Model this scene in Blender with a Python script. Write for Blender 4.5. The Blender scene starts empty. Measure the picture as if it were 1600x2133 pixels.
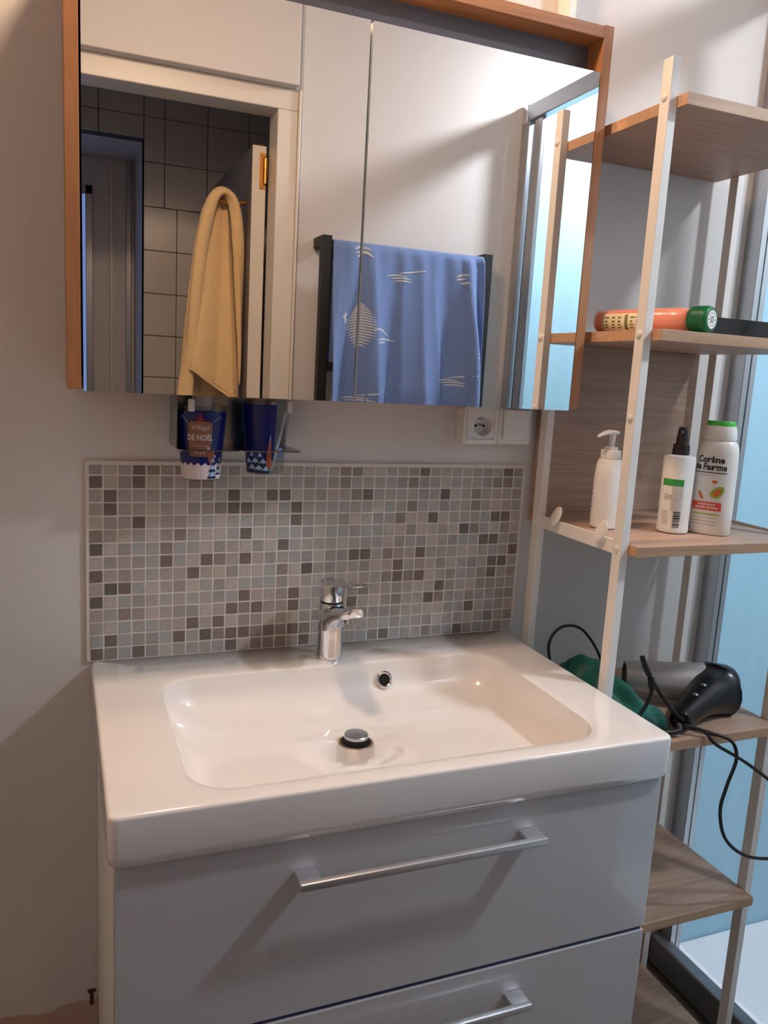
import bpy, bmesh, math, random
from mathutils import Vector, Matrix

C = bpy.context.scene
COL = C.collection
random.seed(7)
PI = math.pi

# ------------------------------------------------------------------ camera
F_PX = 1676.0
YAW, PITCH, ROLL = 0.386572, 0.171706, 0.055703
cy_, sy_, cp_, sp_ = math.cos(YAW), math.sin(YAW), math.cos(PITCH), math.sin(PITCH)
fwd = Vector((sy_ * cp_, cy_ * cp_, -sp_))
rgt = Vector((cy_, -sy_, 0))
upv = rgt.cross(fwd)
r2 = rgt * math.cos(ROLL) + upv * math.sin(ROLL)
u2 = -rgt * math.sin(ROLL) + upv * math.cos(ROLL)
cam_data = bpy.data.cameras.new('camera')
cam_data.sensor_fit = 'HORIZONTAL'
cam_data.sensor_width = 36.0
cam_data.lens = 36.0 * F_PX / 1600.0
cam_data.clip_start = 0.01
cam = bpy.data.objects.new('camera', cam_data)
COL.objects.link(cam)
M = Matrix((r2, u2, -fwd)).transposed().to_4x4()
M.translation = Vector((-0.0420, -1.3822, 1.3588))
cam.matrix_world = M
C.camera = cam

# ------------------------------------------------------------------ world, exposure
wd = bpy.data.worlds.new('world')
C.world = wd
wd.use_nodes = True
wd.node_tree.nodes['Background'].inputs[0].default_value = (0.5, 0.6, 0.8, 1)
wd.node_tree.nodes['Background'].inputs[1].default_value = 0.02
C.view_settings.view_transform = 'Standard'
C.view_settings.look = 'None'
C.view_settings.exposure = -0.08
C.view_settings.gamma = 1.0
C.view_settings.use_curve_mapping = False
C.cycles.max_bounces = 9
C.cycles.diffuse_bounces = 4
C.cycles.glossy_bounces = 5
C.cycles.transmission_bounces = 8
C.cycles.transparent_max_bounces = 16
C.cycles.blur_glossy = 0.0
C.cycles.sample_clamp_indirect = 40.0
C.cycles.use_denoising = True

WARM_POS, WARM_R, WARM_L = Vector((0.21, -0.32, 2.33)), 0.06, 235.0
WARM_COL = (1.0, 0.70, 0.49)
COOL_POS, COOL_R, COOL_L = Vector((1.65, -0.93, 2.36)), 0.06, 620.0
COOL_COL = (0.92, 0.92, 1.0)

# ------------------------------------------------------------------ materials
def lin(c):
    return tuple((x / 12.92 if x <= 0.04045 else ((x + 0.055) / 1.055) ** 2.4) for x in (v / 255.0 for v in c))

def mat(name, col, rough=0.5, metal=0.0, coat=0.0, spec=0.5, noise=0.0, nscale=30.0, bump=0.0, bscale=200.0,
        trans=0.0, emit=None, estr=0.0, sheen=0.0, srgb=True, sss=0.0):
    m = bpy.data.materials.new(name)
    m.use_nodes = True
    nt = m.node_tree
    b = nt.nodes['Principled BSDF']
    c = lin(col) if srgb else col
    b.inputs['Base Color'].default_value = (*c, 1)
    b.inputs['Roughness'].default_value = rough
    b.inputs['Metallic'].default_value = metal
    b.inputs['Coat Weight'].default_value = coat
    b.inputs['Coat Roughness'].default_value = 0.04
    b.inputs['Specular IOR Level'].default_value = spec
    b.inputs['Transmission Weight'].default_value = trans
    b.inputs['Sheen Weight'].default_value = sheen
    if sss:
        b.inputs['Subsurface Weight'].default_value = sss
        b.inputs['Subsurface Radius'].default_value = (0.01, 0.01, 0.01)
    if emit:
        b.inputs['Emission Color'].default_value = (*emit, 1)
        b.inputs['Emission Strength'].default_value = estr
    if noise or bump:
        tc = nt.nodes.new('ShaderNodeTexCoord')
    if noise:
        n = nt.nodes.new('ShaderNodeTexNoise')
        n.inputs['Scale'].default_value = nscale
        n.inputs['Detail'].default_value = 6
        nt.links.new(tc.outputs['Object'], n.inputs['Vector'])
        r = nt.nodes.new('ShaderNodeMapRange')
        r.inputs['From Min'].default_value = 0.3
        r.inputs['From Max'].default_value = 0.7
        r.inputs['To Min'].default_value = 1 - noise
        r.inputs['To Max'].default_value = 1 + noise
        nt.links.new(n.outputs['Fac'], r.inputs['Value'])
        mx = nt.nodes.new('ShaderNodeVectorMath')
        mx.operation = 'SCALE'
        mx.inputs[0].default_value = c
        nt.links.new(r.outputs['Result'], mx.inputs['Scale'])
        nt.links.new(mx.outputs['Vector'], b.inputs['Base Color'])
    if bump:
        n2 = nt.nodes.new('ShaderNodeTexNoise')
        n2.inputs['Scale'].default_value = bscale
        n2.inputs['Detail'].default_value = 4
        nt.links.new(tc.outputs['Object'], n2.inputs['Vector'])
        bp = nt.nodes.new('ShaderNodeBump')
        bp.inputs['Strength'].default_value = bump
        bp.inputs['Distance'].default_value = 0.002
        nt.links.new(n2.outputs['Fac'], bp.inputs['Height'])
        nt.links.new(bp.outputs['Normal'], b.inputs['Normal'])
    return m

def wood(name, c1, c2, axis='x', rough=0.5, coord='Generated'):
    m = mat(name, c1, rough)
    nt = m.node_tree
    b = nt.nodes['Principled BSDF']
    tc = nt.nodes.new('ShaderNodeTexCoord')
    mp = nt.nodes.new('ShaderNodeMapping')
    sc = {'x': (3, 60, 60), 'z': (60, 60, 3), 'y': (60, 3, 60)}[axis]
    mp.inputs['Scale'].default_value = sc
    n = nt.nodes.new('ShaderNodeTexNoise')
    n.inputs['Scale'].default_value = 1.6
    n.inputs['Detail'].default_value = 8
    n.inputs['Roughness'].default_value = 0.62
    n.inputs['Distortion'].default_value = 0.6
    cr = nt.nodes.new('ShaderNodeValToRGB')
    cr.color_ramp.elements[0].position = 0.32
    cr.color_ramp.elements[1].position = 0.68
    cr.color_ramp.elements[0].color = (*lin(c2), 1)
    cr.color_ramp.elements[1].color = (*lin(c1), 1)
    nt.links.new(tc.outputs['Object'], mp.inputs['Vector'])
    nt.links.new(mp.outputs['Vector'], n.inputs['Vector'])
    nt.links.new(n.outputs['Fac'], cr.inputs['Fac'])
    nt.links.new(cr.outputs['Color'], b.inputs['Base Color'])
    return m

def thin_glass(name, tint, refl=0.06):
    m = bpy.data.materials.new(name)
    m.use_nodes = True
    nt = m.node_tree
    nt.nodes.remove(nt.nodes['Principled BSDF'])
    out = nt.nodes['Material Output']
    t = nt.nodes.new('ShaderNodeBsdfTransparent')
    t.inputs[0].default_value = (*tint, 1)
    g = nt.nodes.new('ShaderNodeBsdfGlossy')
    g.inputs['Roughness'].default_value = 0.02
    lw = nt.nodes.new('ShaderNodeLayerWeight')
    pw = nt.nodes.new('ShaderNodeMath'); pw.operation = 'POWER'; pw.inputs[1].default_value = 5.0
    nt.links.new(lw.outputs['Facing'], pw.inputs[0])
    fr = nt.nodes.new('ShaderNodeMath'); fr.operation = 'MULTIPLY_ADD'
    fr.inputs[1].default_value = 0.90; fr.inputs[2].default_value = 0.035
    nt.links.new(pw.outputs[0], fr.inputs[0])
    mx = nt.nodes.new('ShaderNodeMixShader')
    nt.links.new(fr.outputs[0], mx.inputs[0])
    nt.links.new(t.outputs[0], mx.inputs[1])
    nt.links.new(g.outputs[0], mx.inputs[2])
    nt.links.new(mx.outputs[0], out.inputs['Surface'])
    return m

def wall_mat():
    m = mat('wall_paint', (218, 213, 208), 0.7, bump=0.12, bscale=90)
    nt = m.node_tree
    b = nt.nodes['Principled BSDF']
    tc = nt.nodes.new('ShaderNodeTexCoord')
    n = nt.nodes.new('ShaderNodeTexNoise')
    n.inputs['Scale'].default_value = 9
    n.inputs['Detail'].default_value = 8
    sx = nt.nodes.new('ShaderNodeSeparateXYZ')
    nt.links.new(tc.outputs['Object'], n.inputs['Vector'])
    nt.links.new(tc.outputs['Object'], sx.inputs[0])
    # bare plaster near the floor left of the vanity: z below ~0.19 with a ragged edge
    ad = nt.nodes.new('ShaderNodeMath'); ad.operation = 'MULTIPLY_ADD'
    ad.inputs[1].default_value = 0.09
    nt.links.new(n.outputs['Fac'], ad.inputs[0])
    nt.links.new(sx.outputs['Z'], ad.inputs[2])
    lt = nt.nodes.new('ShaderNodeMath'); lt.operation = 'LESS_THAN'
    lt.inputs[1].default_value = 0.245
    nt.links.new(ad.outputs[0], lt.inputs[0])
    mx = nt.nodes.new('ShaderNodeMix'); mx.data_type = 'RGBA'
    mx.inputs['A'].default_value = (*lin((218, 213, 208)), 1)
    mx.inputs['B'].default_value = (*lin((196, 164, 146)), 1)
    nt.links.new(lt.outputs[0], mx.inputs['Factor'])
    nt.links.new(mx.outputs['Result'], b.inputs['Base Color'])
    return m

MT = dict(
    wall=wall_mat(),
    white_paint=mat('white_paint', (200, 195, 191), 0.55, bump=0.08, bscale=60),
    leaf_grey=mat('grey_leaf_face', (112, 104, 102), 0.5, bump=0.08, bscale=60),
    left_paint=mat('cream_paint', (226, 216, 202), 0.6, bump=0.08, bscale=60),
    frame_paint=mat('cream_frame_paint', (212, 204, 192), 0.4, bump=0.08, bscale=40),
    ceiling=mat('ceiling_paint', (196, 194, 190), 0.8, bump=0.1, bscale=60),
    floor=wood('floor_laminate', (112, 96, 82), (84, 71, 60), 'y', 0.5),
    ceramic=mat('white_ceramic', (242, 238, 234), 0.12, coat=1.0, noise=0.005, nscale=4),
    gloss_white=mat('gloss_white_lacquer', (202, 201, 202), 0.22, coat=0.7, noise=0.006, nscale=5),
    carcass=mat('white_carcass', (232, 230, 226), 0.5, noise=0.01),
    navy=mat('navy_channel', (30, 44, 100), 0.35, noise=0.05),
    chrome=mat('chrome', (225, 226, 230), 0.09, metal=1.0, noise=0.02),
    recess_shade=mat('drain_recess_shade', (140, 122, 106), 0.4, metal=0.5, noise=0.1, nscale=60),  # shade of the ceramic recess round the plug, put in as dark beige
    handle=mat('satin_handle', (205, 206, 210), 0.38, metal=0.7, noise=0.02),
    chrome_dark=mat('dark_chrome', (150, 152, 156), 0.2, metal=1.0, noise=0.05),
    chrome_satin=mat('satin_chrome', (190, 192, 196), 0.28, metal=1.0, noise=0.03),
    alu=mat('grey_aluminium', (168, 172, 178), 0.35, metal=0.9, noise=0.03),
    alu_dark=mat('dark_aluminium', (150, 152, 158), 0.4, metal=0.5, noise=0.05),
    black=mat('matt_black', (22, 20, 21), 0.5, noise=0.1),
    black_gloss=mat('gloss_black_plastic', (12, 12, 17), 0.24, coat=0.0, spec=0.4, noise=0.1),
    hole=mat('dark_hole', (8, 7, 7), 0.9, noise=0.1),
    mirror=mat('mirror_silver', (0.93, 0.935, 0.93), 0.0, metal=1.0, srgb=False),
    mirror_edge=mat('mirror_edge', (214, 222, 226), 0.15, metal=0.6, noise=0.02),
    cab_wood=wood('cabinet_oak', (176, 122, 78), (150, 98, 58), 'z', 0.45),
    cab_wood_h=wood('cabinet_oak_rail', (176, 122, 78), (150, 98, 58), 'x', 0.45),
    cab_back=mat('grey_back_panel', (96, 96, 102), 0.55, noise=0.03),
    shelf_wood=wood('light_oak', (192, 160, 138), (166, 136, 116), 'x', 0.5),
    shelf_edge=wood('light_oak_edge', (198, 158, 124), (172, 134, 102), 'x', 0.5),
    white_metal=mat('white_powder_coat', (236, 230, 222), 0.4, noise=0.01),
    plastic_white=mat('white_plastic', (238, 234, 228), 0.3, noise=0.01),
    plastic_cream=mat('cream_plastic', (232, 224, 212), 0.35, noise=0.01),
    pump=mat('white_bottle', (240, 234, 226), 0.3, sss=0.0, noise=0.01),
    brown=mat('dark_brown_plastic', (48, 30, 26), 0.35, noise=0.08),
    green_lab=mat('green_print', (58, 158, 66), 0.45, noise=0.04),
    green_cap=mat('dark_green_plastic', (10, 110, 58), 0.35, noise=0.05),
    green_lid=mat('bright_green_plastic', (70, 190, 60), 0.3, noise=0.04),
    peach=mat('peach_gel', (232, 146, 120), 0.25, coat=0.4, noise=0.03, nscale=12),
    label_cream=mat('cream_label', (238, 222, 184), 0.5, noise=0.03),
    label_white=mat('white_label', (236, 232, 226), 0.5, noise=0.02),
    ink=mat('dark_ink', (44, 40, 42), 0.5, noise=0.05),
    ink_grey=mat('grey_ink', (158, 150, 146), 0.5, noise=0.05),
    ink_olive=mat('olive_ink', (112, 116, 70), 0.5, noise=0.05),
    red_lab=mat('coral_red_print', (236, 84, 66), 0.5, noise=0.03),
    orange=mat('orange_print', (222, 110, 50), 0.5, noise=0.1),
    lime=mat('lime_print', (166, 190, 70), 0.5, noise=0.1),
    cup_blue=mat('navy_print', (20, 26, 104), 0.28, noise=0.08),
    cup_tan=mat('tan_print', (150, 100, 74), 0.4, noise=0.05),
    cup_white=mat('white_print', (216, 206, 206), 0.4, noise=0.05),
    cup_red=mat('red_print', (140, 32, 34), 0.4, noise=0.1),
    cup_pine=mat('dark_pine_print', (24, 34, 62), 0.4, noise=0.1),
    cup_snow=mat('pale_blue_print', (150, 184, 226), 0.4, noise=0.1),
    cup_brown=mat('brown_print', (158, 84, 50), 0.4, noise=0.15),
    cup_sticker=mat('sky_blue_print', (60, 120, 206), 0.4, noise=0.1),
    towel_blue=mat('blue_terry', (102, 124, 168), 0.95, sheen=0.15, noise=0.06, nscale=120, bump=0.6, bscale=500),
    towel_mark=mat('pale_terry_mark', (186, 188, 186), 0.95, sheen=0.2, noise=0.1, nscale=200, bump=0.4, bscale=500),
    towel_yellow=mat('yellow_terry', (222, 188, 136), 0.95, sheen=0.3, noise=0.06, nscale=100, bump=0.6, bscale=500),
    cloth_green=mat('green_terry', (10, 92, 82), 0.95, sheen=0.2, noise=0.12, nscale=80, bump=0.6, bscale=400),
    shower_panel=mat('aqua_shower_panel', (168, 206, 222), 0.3, noise=0.02, nscale=3),
    tray=mat('white_shower_tray', (236, 238, 242), 0.3, noise=0.01),
    brass=mat('brass', (176, 122, 60), 0.35, metal=0.9, noise=0.1),
    rust=mat('rust', (70, 44, 34), 0.8, noise=0.2),
    hall_tile=mat('white_glazed_tile', (206, 200, 192), 0.18, noise=0.03, nscale=8),
    hall_grout=mat('dark_grout', (86, 78, 70), 0.9, noise=0.1),
    silver=mat('silver_plastic', (186, 182, 178), 0.34, metal=0.35, noise=0.02),
    bristle=mat('white_bristle', (230, 226, 222), 0.6, noise=0.02),
    glass=thin_glass('shower_glass', (0.93, 0.965, 0.975)),
    cup_clear=thin_glass('clear_plastic', (0.88, 0.90, 0.92)),
    grout=mat('pale_grout', (222, 213, 203), 0.85, noise=0.04, bump=0.3, bscale=300),
)

def emat(name, col, strength):
    m = bpy.data.materials.new(name)
    m.use_nodes = True
    nt = m.node_tree
    nt.nodes.remove(nt.nodes['Principled BSDF'])
    e = nt.nodes.new('ShaderNodeEmission')
    e.inputs[0].default_value = (*col, 1)
    e.inputs[1].default_value = strength
    nt.links.new(e.outputs[0], nt.nodes['Material Output'].inputs['Surface'])
    return m

# ------------------------------------------------------------------ mesh helpers
def wloc(p):
    v = Vector((0, 0, 0))
    while p is not None:
        v += p.location
        p = p.parent
    return v

def obj(name, bm, m, parent=None, loc=None, smooth=False, angle=None):
    """bm in world coordinates; the mesh is shifted to the object's origin."""
    me = bpy.data.meshes.new(name)
    off = wloc(parent) if parent else Vector(loc or (0, 0, 0))
    bmesh.ops.translate(bm, verts=bm.verts, vec=-off)
    bmesh.ops.recalc_face_normals(bm, faces=bm.faces)
    bm.to_mesh(me)
    bm.free()
    if isinstance(m, (list, tuple)):
        for k in m:
            me.materials.append(k)
    else:
        me.materials.append(m)
    if smooth:
        for p in me.polygons:
            p.use_smooth = True
        if angle is None:
            angle = 40
        try:
            me.set_sharp_from_angle(angle=math.radians(angle))
        except Exception:
            pass
    o = bpy.data.objects.new(name, me)
    COL.objects.link(o)
    if parent:
        o.parent = parent
    elif loc is not None:
        o.location = loc
    return o

def tag(o, label=None, cat=None, group=None, kind=None):
    if label: o['label'] = label
    if cat: o['category'] = cat
    if group: o['group'] = group
    if kind: o['kind'] = kind
    return o

def thing(name, label, cat, loc=(0, 0, 0), group=None, kind=None):
    o = bpy.data.objects.new(name, None)
    o.empty_display_size = 0.05
    o.location = loc
    COL.objects.link(o)
    return tag(o, label, cat, group, kind)

def B():
    return bmesh.new()

def add_box(bm, x0, x1, y0, y1, z0, z1, bev=0.0, seg=2):
    t = bmesh.new()
    vs = [t.verts.new((x, y, z)) for x in (x0, x1) for y in (y0, y1) for z in (z0, z1)]
    for f in ((0, 1, 3, 2), (4, 6, 7, 5), (0, 4, 5, 1), (2, 3, 7, 6), (0, 2, 6, 4), (1, 5, 7, 3)):
        t.faces.new([vs[i] for i in f])
    if bev:
        bmesh.ops.bevel(t, geom=t.edges[:] , offset=bev, segments=seg, profile=0.5, affect='EDGES')
    merge(bm, t)
    return bm

def merge(bm, t, mi=None):
    me = bpy.data.meshes.new('tmp')
    if mi is not None:
        for f in t.faces: f.material_index = mi
    t.to_mesh(me)
    t.free()
    bm.from_mesh(me)
    bpy.data.meshes.remove(me)

def box(*a, **k):
    return add_box(B(), *a, **k)

def add_rings(bm, rings, cap0=True, cap1=True, closed=True):
    R = [[bm.verts.new(p) for p in r] for r in rings]
    n = len(R[0])
    for a, b in zip(R, R[1:]):
        for i in range(n if closed else n - 1):
            j = (i + 1) % n
            try: bm.faces.new((a[i], a[j], b[j], b[i]))
            except ValueError: pass
    if closed and cap0: bm.faces.new(R[0][::-1])
    if closed and cap1: bm.faces.new(R[-1])
    return bm

def add_lathe(bm, prof, c=(0, 0), n=32, sx=1.0, sy=1.0, cap0=True, cap1=True, axis='z', org=None):
    rings = []
    for r, z in prof:
        ring = []
        for i in range(n):
            a = 2 * PI * i / n
            p = Vector((r * math.cos(a) * sx, r * math.sin(a) * sy, z))
            ring.append(p)
        rings.append(ring)
    if org is not None:
        rings = [[org @ p for p in r] for r in rings]
    else:
        rings = [[p + Vector((c[0], c[1], 0)) for p in r] for r in rings]
    return add_rings(bm, rings, cap0, cap1)

def catmull(P, k=8):
    P = [Vector(p) for p in P]
    out = []
    for i in range(len(P) - 1):
        p0 = P[max(i - 1, 0)]; p1 = P[i]; p2 = P[i + 1]; p3 = P[min(i + 2, len(P) - 1)]
        for j in range(k):
            t = j / k
            out.append(0.5 * ((2 * p1) + (p2 - p0) * t + (2 * p0 - 5 * p1 + 4 * p2 - p3) * t * t + (3 * p1 - p0 - 3 * p2 + p3) * t ** 3))
    out.append(P[-1])
    return out

def add_tube(bm, pts, r, n=10, sq=None):
    """r: number or list; sq=(w,h) gives a rounded flat section"""
    pts = [Vector(p) for p in pts]
    rings = []
    prev = None
    for i, p in enumerate(pts):
        d = (pts[min(i + 1, len(pts) - 1)] - pts[max(i - 1, 0)]).normalized()
        if prev is None:
            a = Vector((0, 0, 1)) if abs(d.z) < 0.9 else Vector((1, 0, 0))
            s = d.cross(a).normalized()
        else:
            s = (prev - d * prev.dot(d)).normalized()
        prev = s
        t = d.cross(s)
        rr = r[i] if isinstance(r, (list, tuple)) else r
        rings.append([p + s * (rr * math.cos(2 * PI * j / n)) + t * (rr * math.sin(2 * PI * j / n)) for j in range(n)])
    return add_rings(bm, rings)

def add_prism(bm, poly, vec):
    a = [bm.verts.new(p) for p in poly]
    b = [bm.verts.new(Vector(p) + Vector(vec)) for p in poly]
    n = len(a)
    bm.faces.new(a[::-1]); bm.faces.new(b)
    for i in range(n):
        bm.faces.new((a[i], a[(i + 1) % n], b[(i + 1) % n], b[i]))
    return bm

def rrect(x0, x1, y0, y1, r, z, n=10):
    """counter-clockwise rounded rectangle, 4*(n+1) points"""
    out = []
    for (cx, cy, a0) in ((x1 - r, y1 - r, 0), (x0 + r, y1 - r, PI / 2), (x0 + r, y0 + r, PI), (x1 - r, y0 + r, 1.5 * PI)):
        for i in range(n + 1):
            a = a0 + PI / 2 * i / n
            out.append(Vector((cx + r * math.cos(a), cy + r * math.sin(a), z)))
    return out

def rrect_m(x0, x1, y0, y1, r, z, n=10, m=9):
    """rounded rectangle whose straight sides are divided too"""
    P = rrect(x0, x1, y0, y1, r, z, n)
    out = []
    for c in range(4):
        arc = P[c * (n + 1):(c + 1) * (n + 1)]
        nxt = P[((c + 1) * (n + 1)) % len(P)]
        out += arc + [arc[-1].lerp(nxt, k / (m + 1)) for k in range(1, m + 1)]
    return out

def grid_patch(bm, fn, u0, u1, v0, v1, nu, nv):
    V = [[bm.verts.new(fn(u0 + (u1 - u0) * i / nu, v0 + (v1 - v0) * j / nv)) for j in range(nv + 1)] for i in range(nu + 1)]
    for i in range(nu):
        for j in range(nv):
            bm.faces.new((V[i][j], V[i + 1][j], V[i + 1][j + 1], V[i][j + 1]))
    return bm

def fan(bm, fn, pts, step=0.003):
    """flat outline (u,v) cut into strips along u so that it follows the curved surface"""
    t = bmesh.new()
    f = t.faces.new([t.verts.new((p[0], p[1], 0)) for p in pts])
    u0 = min(p[0] for p in pts); u1 = max(p[0] for p in pts)
    k = 1
    while u0 + k * step < u1:
        bmesh.ops.bisect_plane(t, geom=t.verts[:] + t.edges[:] + t.faces[:], plane_co=(u0 + k * step, 0, 0), plane_no=(1, 0, 0))
        k += 1
    for v in t.verts:
        v.co = fn(v.co.x, v.co.y)
    bmesh.ops.triangulate(t, faces=t.faces)
    merge(bm, t)
    return bm

def ell(cu, cv, a, b, n=16, rot=0.0):
    out = []
    for i in range(n):
        t = 2 * PI * i / n
        x, y = a * math.cos(t), b * math.sin(t)
        out.append((cu + x * math.cos(rot) - y * math.sin(rot), cv + x * math.sin(rot) + y * math.cos(rot)))
    return out

def text_mesh(bm, s, size, fn, align='CENTER', bold=0.0, cu=0.0, cv=0.0, sx=1.0, shear=0.0):
    cu_ = bpy.data.curves.new('txt', 'FONT')
    cu_.body = s
    cu_.size = size
    cu_.align_x = align
    cu_.align_y = 'CENTER'
    cu_.offset = bold
    cu_.shear = shear
    cu_.resolution_u = 3
    o = bpy.data.objects.new('txt', cu_)
    COL.objects.link(o)
    dg = bpy.context.evaluated_depsgraph_get()
    dg.update()
    me = bpy.data.meshes.new_from_object(o.evaluated_get(dg))
    t = bmesh.new()
    t.from_mesh(me)
    bmesh.ops.triangulate(t, faces=t.faces)
    for v in t.verts:
        v.co = fn(cu + v.co.x * sx, cv + v.co.y)
    merge(bm, t)
    bpy.data.objects.remove(o)
    bpy.data.curves.remove(cu_)
    bpy.data.meshes.remove(me)
    return bm

def struct(name, bm, m, parent=None, **k):
    o = obj(name, bm, m, parent, **k)
    if parent is None:
        o['kind'] = 'structure'
    return o

# ================================================================== ROOM SHELL
FL, CE = -0.04, 2.43
YD = -1.30      # opposite wall, inner face
XS = 1.33       # shower glass plane
wall_back = struct('wall_back', box(-0.95, 2.20, 0.0, 0.08, FL - 0.04, CE), MT['wall'])
struct('wall_left', box(-0.93, -0.85, -2.60, 0.08, FL - 0.04, CE), MT['left_paint'])
struct('wall_right', box(2.20, 2.28, -1.38, 0.08, FL - 0.04, CE), MT['white_paint'])
DX0, DX1, DZ = -0.30, 0.530, 2.065
wf = B()
add_box(wf, DX1 + 0.058, 2.20, YD - 0.08, YD, FL - 0.04, CE)
add_box(wf, -0.95, DX0 - 0.058, YD - 0.08, YD, FL - 0.04, CE)
add_box(wf, DX0 - 0.058, DX1 + 0.058, YD - 0.08, YD, DZ + 0.06, CE)
wall_front = struct('wall_front', wf, MT['white_paint'])
struct('floor', box(-1.03, 2.28, -2.60, 0.08, FL - 0.08, FL), MT['floor'])
struct('ceiling', box(-1.03, 2.28, -2.60, 0.08, CE, CE + 0.06), MT['ceiling'])
# door casing with a proud transom panel above
tr = thing('trim_1', 'cream painted door casing', None, (DX1, YD, FL), kind='structure')
obj('jamb', box(DX1, DX1 + 0.058, YD - 0.085, YD + 0.012, FL, DZ, 0.003), MT['frame_paint'], tr)
obj('jamb', box(DX0 - 0.058, DX0, YD - 0.085, YD + 0.012, FL, DZ, 0.003), MT['frame_paint'], tr)
obj('head_casing', box(DX0 - 0.058, DX1 + 0.058, YD - 0.085, YD + 0.012, DZ, DZ + 0.056, 0.003), MT['frame_paint'], tr)
obj('corner_bead', box(DX1 + 0.058, DX1 + 0.066, YD - 0.01, YD + 0.02, FL, DZ + 0.056, 0.003), MT['frame_paint'], tr)
obj('transom_panel', box(DX0 - 0.058, DX1 + 0.050, YD, YD + 0.048, DZ + 0.056, CE, 0.003), MT['white_paint'], tr)
# wall seam trim right of the casing
struct('trim_2', box(DX1 + 0.072, DX1 + 0.078, YD, YD + 0.004, FL, CE), MT['white_paint'])
# cable trunking behind the cabinet
trk = B()
add_box(trk, 0.805, 0.823, -0.038, 0.0, 1.9455, CE, 0.003)
struct('trim_3', trk, MT['plastic_cream'])

# hall behind the door ------------------------------------------------
HY, HX, HY2, HZ = -2.10, 0.245, -2.50, 2.13
hall = thing('wall_hall', 'white glazed tile wall of the dark hall', None, (HX, HY, FL), kind='structure')
hb = B()
add_box(hb, HX, 2.28, HY - 0.06, HY - 0.008, FL, CE)
add_box(hb, -0.95, HX, HY - 0.06, HY - 0.008, HZ, CE)
obj('wall_backing', hb, MT['hall_grout'], hall)
side = B()
add_box(side, HX, HX + 0.04, HY2, HY - 0.008, FL, HZ)
obj('return_wall', side, MT['white_paint'], hall)
obj('soffit', box(-0.95, HX, HY2, HY - 0.06, HZ, HZ + 0.04), MT['white_paint'], hall)
TP = 0.152
tile_me = None
def hall_tile(x0, x1, z0, z1):
    o = obj('tile', box(x0 + .0012, x1 - .0012, HY - 0.008, HY + random.uniform(-.0004, .0004), z0 + .0012, z1 - .0012, 0.0012, 1), MT['hall_tile'], hall)
    return o
rows = int((CE - 1.0) / TP)
for j in range(rows):
    z0 = 0.99 + j * TP
    shift = 0.0 if z0 < 1.88 else -0.045
    xs = [HX, HX + 0.118 + shift]
    while xs[-1] < 1.0: xs.append(xs[-1] + TP)
    for a, b in zip(xs, xs[1:]):
        hall_tile(a, b, z0, z0 + TP)
    if z0 + TP > HZ + 0.02:
        x = HX
        while x > -0.40:
            hall_tile(x - TP, x, max(z0, HZ), z0 + TP); x -= TP
far = struct('wall_hall_far', box(-0.95, HX + 0.04, HY2 - 0.06, HY2, FL, HZ + .04), MT['white_paint'])
obj('panel_and_shade_strip', box(0.150, 0.162, HY2, HY2 + 0.012, FL, HZ, .002), MT['frame_paint'], far)
obj('panel_and_shade_strip', box(0.212, 0.232, HY2, HY2 + 0.02, FL, HZ, .002), MT['alu_dark'], far)  # dark strip drawn in for the shade at the alcove corner
win = thing('window_1', 'narrow daylit hall window', None, (-0.2, HY2, 1.0), kind='structure')
obj('pane', box(-0.55, 0.058, HY2 + 0.004, HY2 + 0.010, 0.90, 1.985), emat('daylight_pane', (0.30, 0.45, 0.95), 0.6), win)
wfm = B()
add_box(wfm, 0.058, 0.085, HY2, HY2 + 0.02, 0.86, 2.02, .002)
add_box(wfm, -0.58, 0.085, HY2, HY2 + 0.02, 1.985, 2.02, .002)
add_box(wfm, -0.58, 0.085, HY2, HY2 + 0.02, 0.86, 0.90, .002)
obj('window_frame', wfm, MT['alu_dark'], win)

# open door leaf
LX0, LX1, LY0, LY1, LZ = 0.482, 0.524, -1.385, -2.00, 1.985
dr = thing('door_1', 'open cream door leaf', None, (LX1, LY0, FL), kind='structure')
lf = box(LX0, LX1, LY1, LY0, FL + 0.01, LZ, 0.002)
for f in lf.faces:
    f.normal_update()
    f.material_index = 1 if abs(f.normal.x) > 0.8 else 0  # broad faces of the leaf grey, edges cream
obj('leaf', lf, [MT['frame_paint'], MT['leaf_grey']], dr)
obj('leaf_top_edge', box(LX0 + .004, LX1 - .004, LY1 + .004, LY0 - .001, LZ, LZ + 0.004, .001), MT['rust'], dr)
hg = B()
add_box(hg, LX1 - 0.020, LX1 - 0.002, LY0, LY0 + 0.002, 1.865, 1.965, .0008)
add_lathe(hg, [(0.006, 1.880), (0.006, 1.918)], (LX1 - 0.004, LY0 + 0.006), 12)
add_lathe(hg, [(0.0068, 1.919), (0.0068, 1.950), (0.003, 1.955)], (LX1 - 0.004, LY0 + 0.006), 12)
hinge = obj('hinge', hg, MT['brass'], dr)
sc_ = B()
for z in (1.872, 1.958):
    add_lathe(sc_, [(0.0028, 0), (0.0022, 0.001)], n=10, org=Matrix.Translation((LX1 - 0.013, LY0 + 0.002, z)) @ Matrix.Rotation(-PI / 2, 4, 'X'))
obj('screw', sc_, MT['brass'], hinge)
hk = B()
for z in (1.715, 1.693):
    add_tube(hk, [(LX0, LY0 - 0.10, z), (LX0 - 0.012, LY0 - 0.10, z)], 0.004, 8)
obj('hinge_pin', hk, MT['chrome'], dr)
hk = B()
add_tube(hk, catmull([(LX0, -1.458, 1.835), (LX0 - 0.045, -1.458, 1.829), (LX0 - 0.074, -1.458, 1.832), (LX0 - 0.086, -1.458, 1.842)], 6), 0.006, 10)
obj('coat_hook', hk, MT['brass'], dr)

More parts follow.
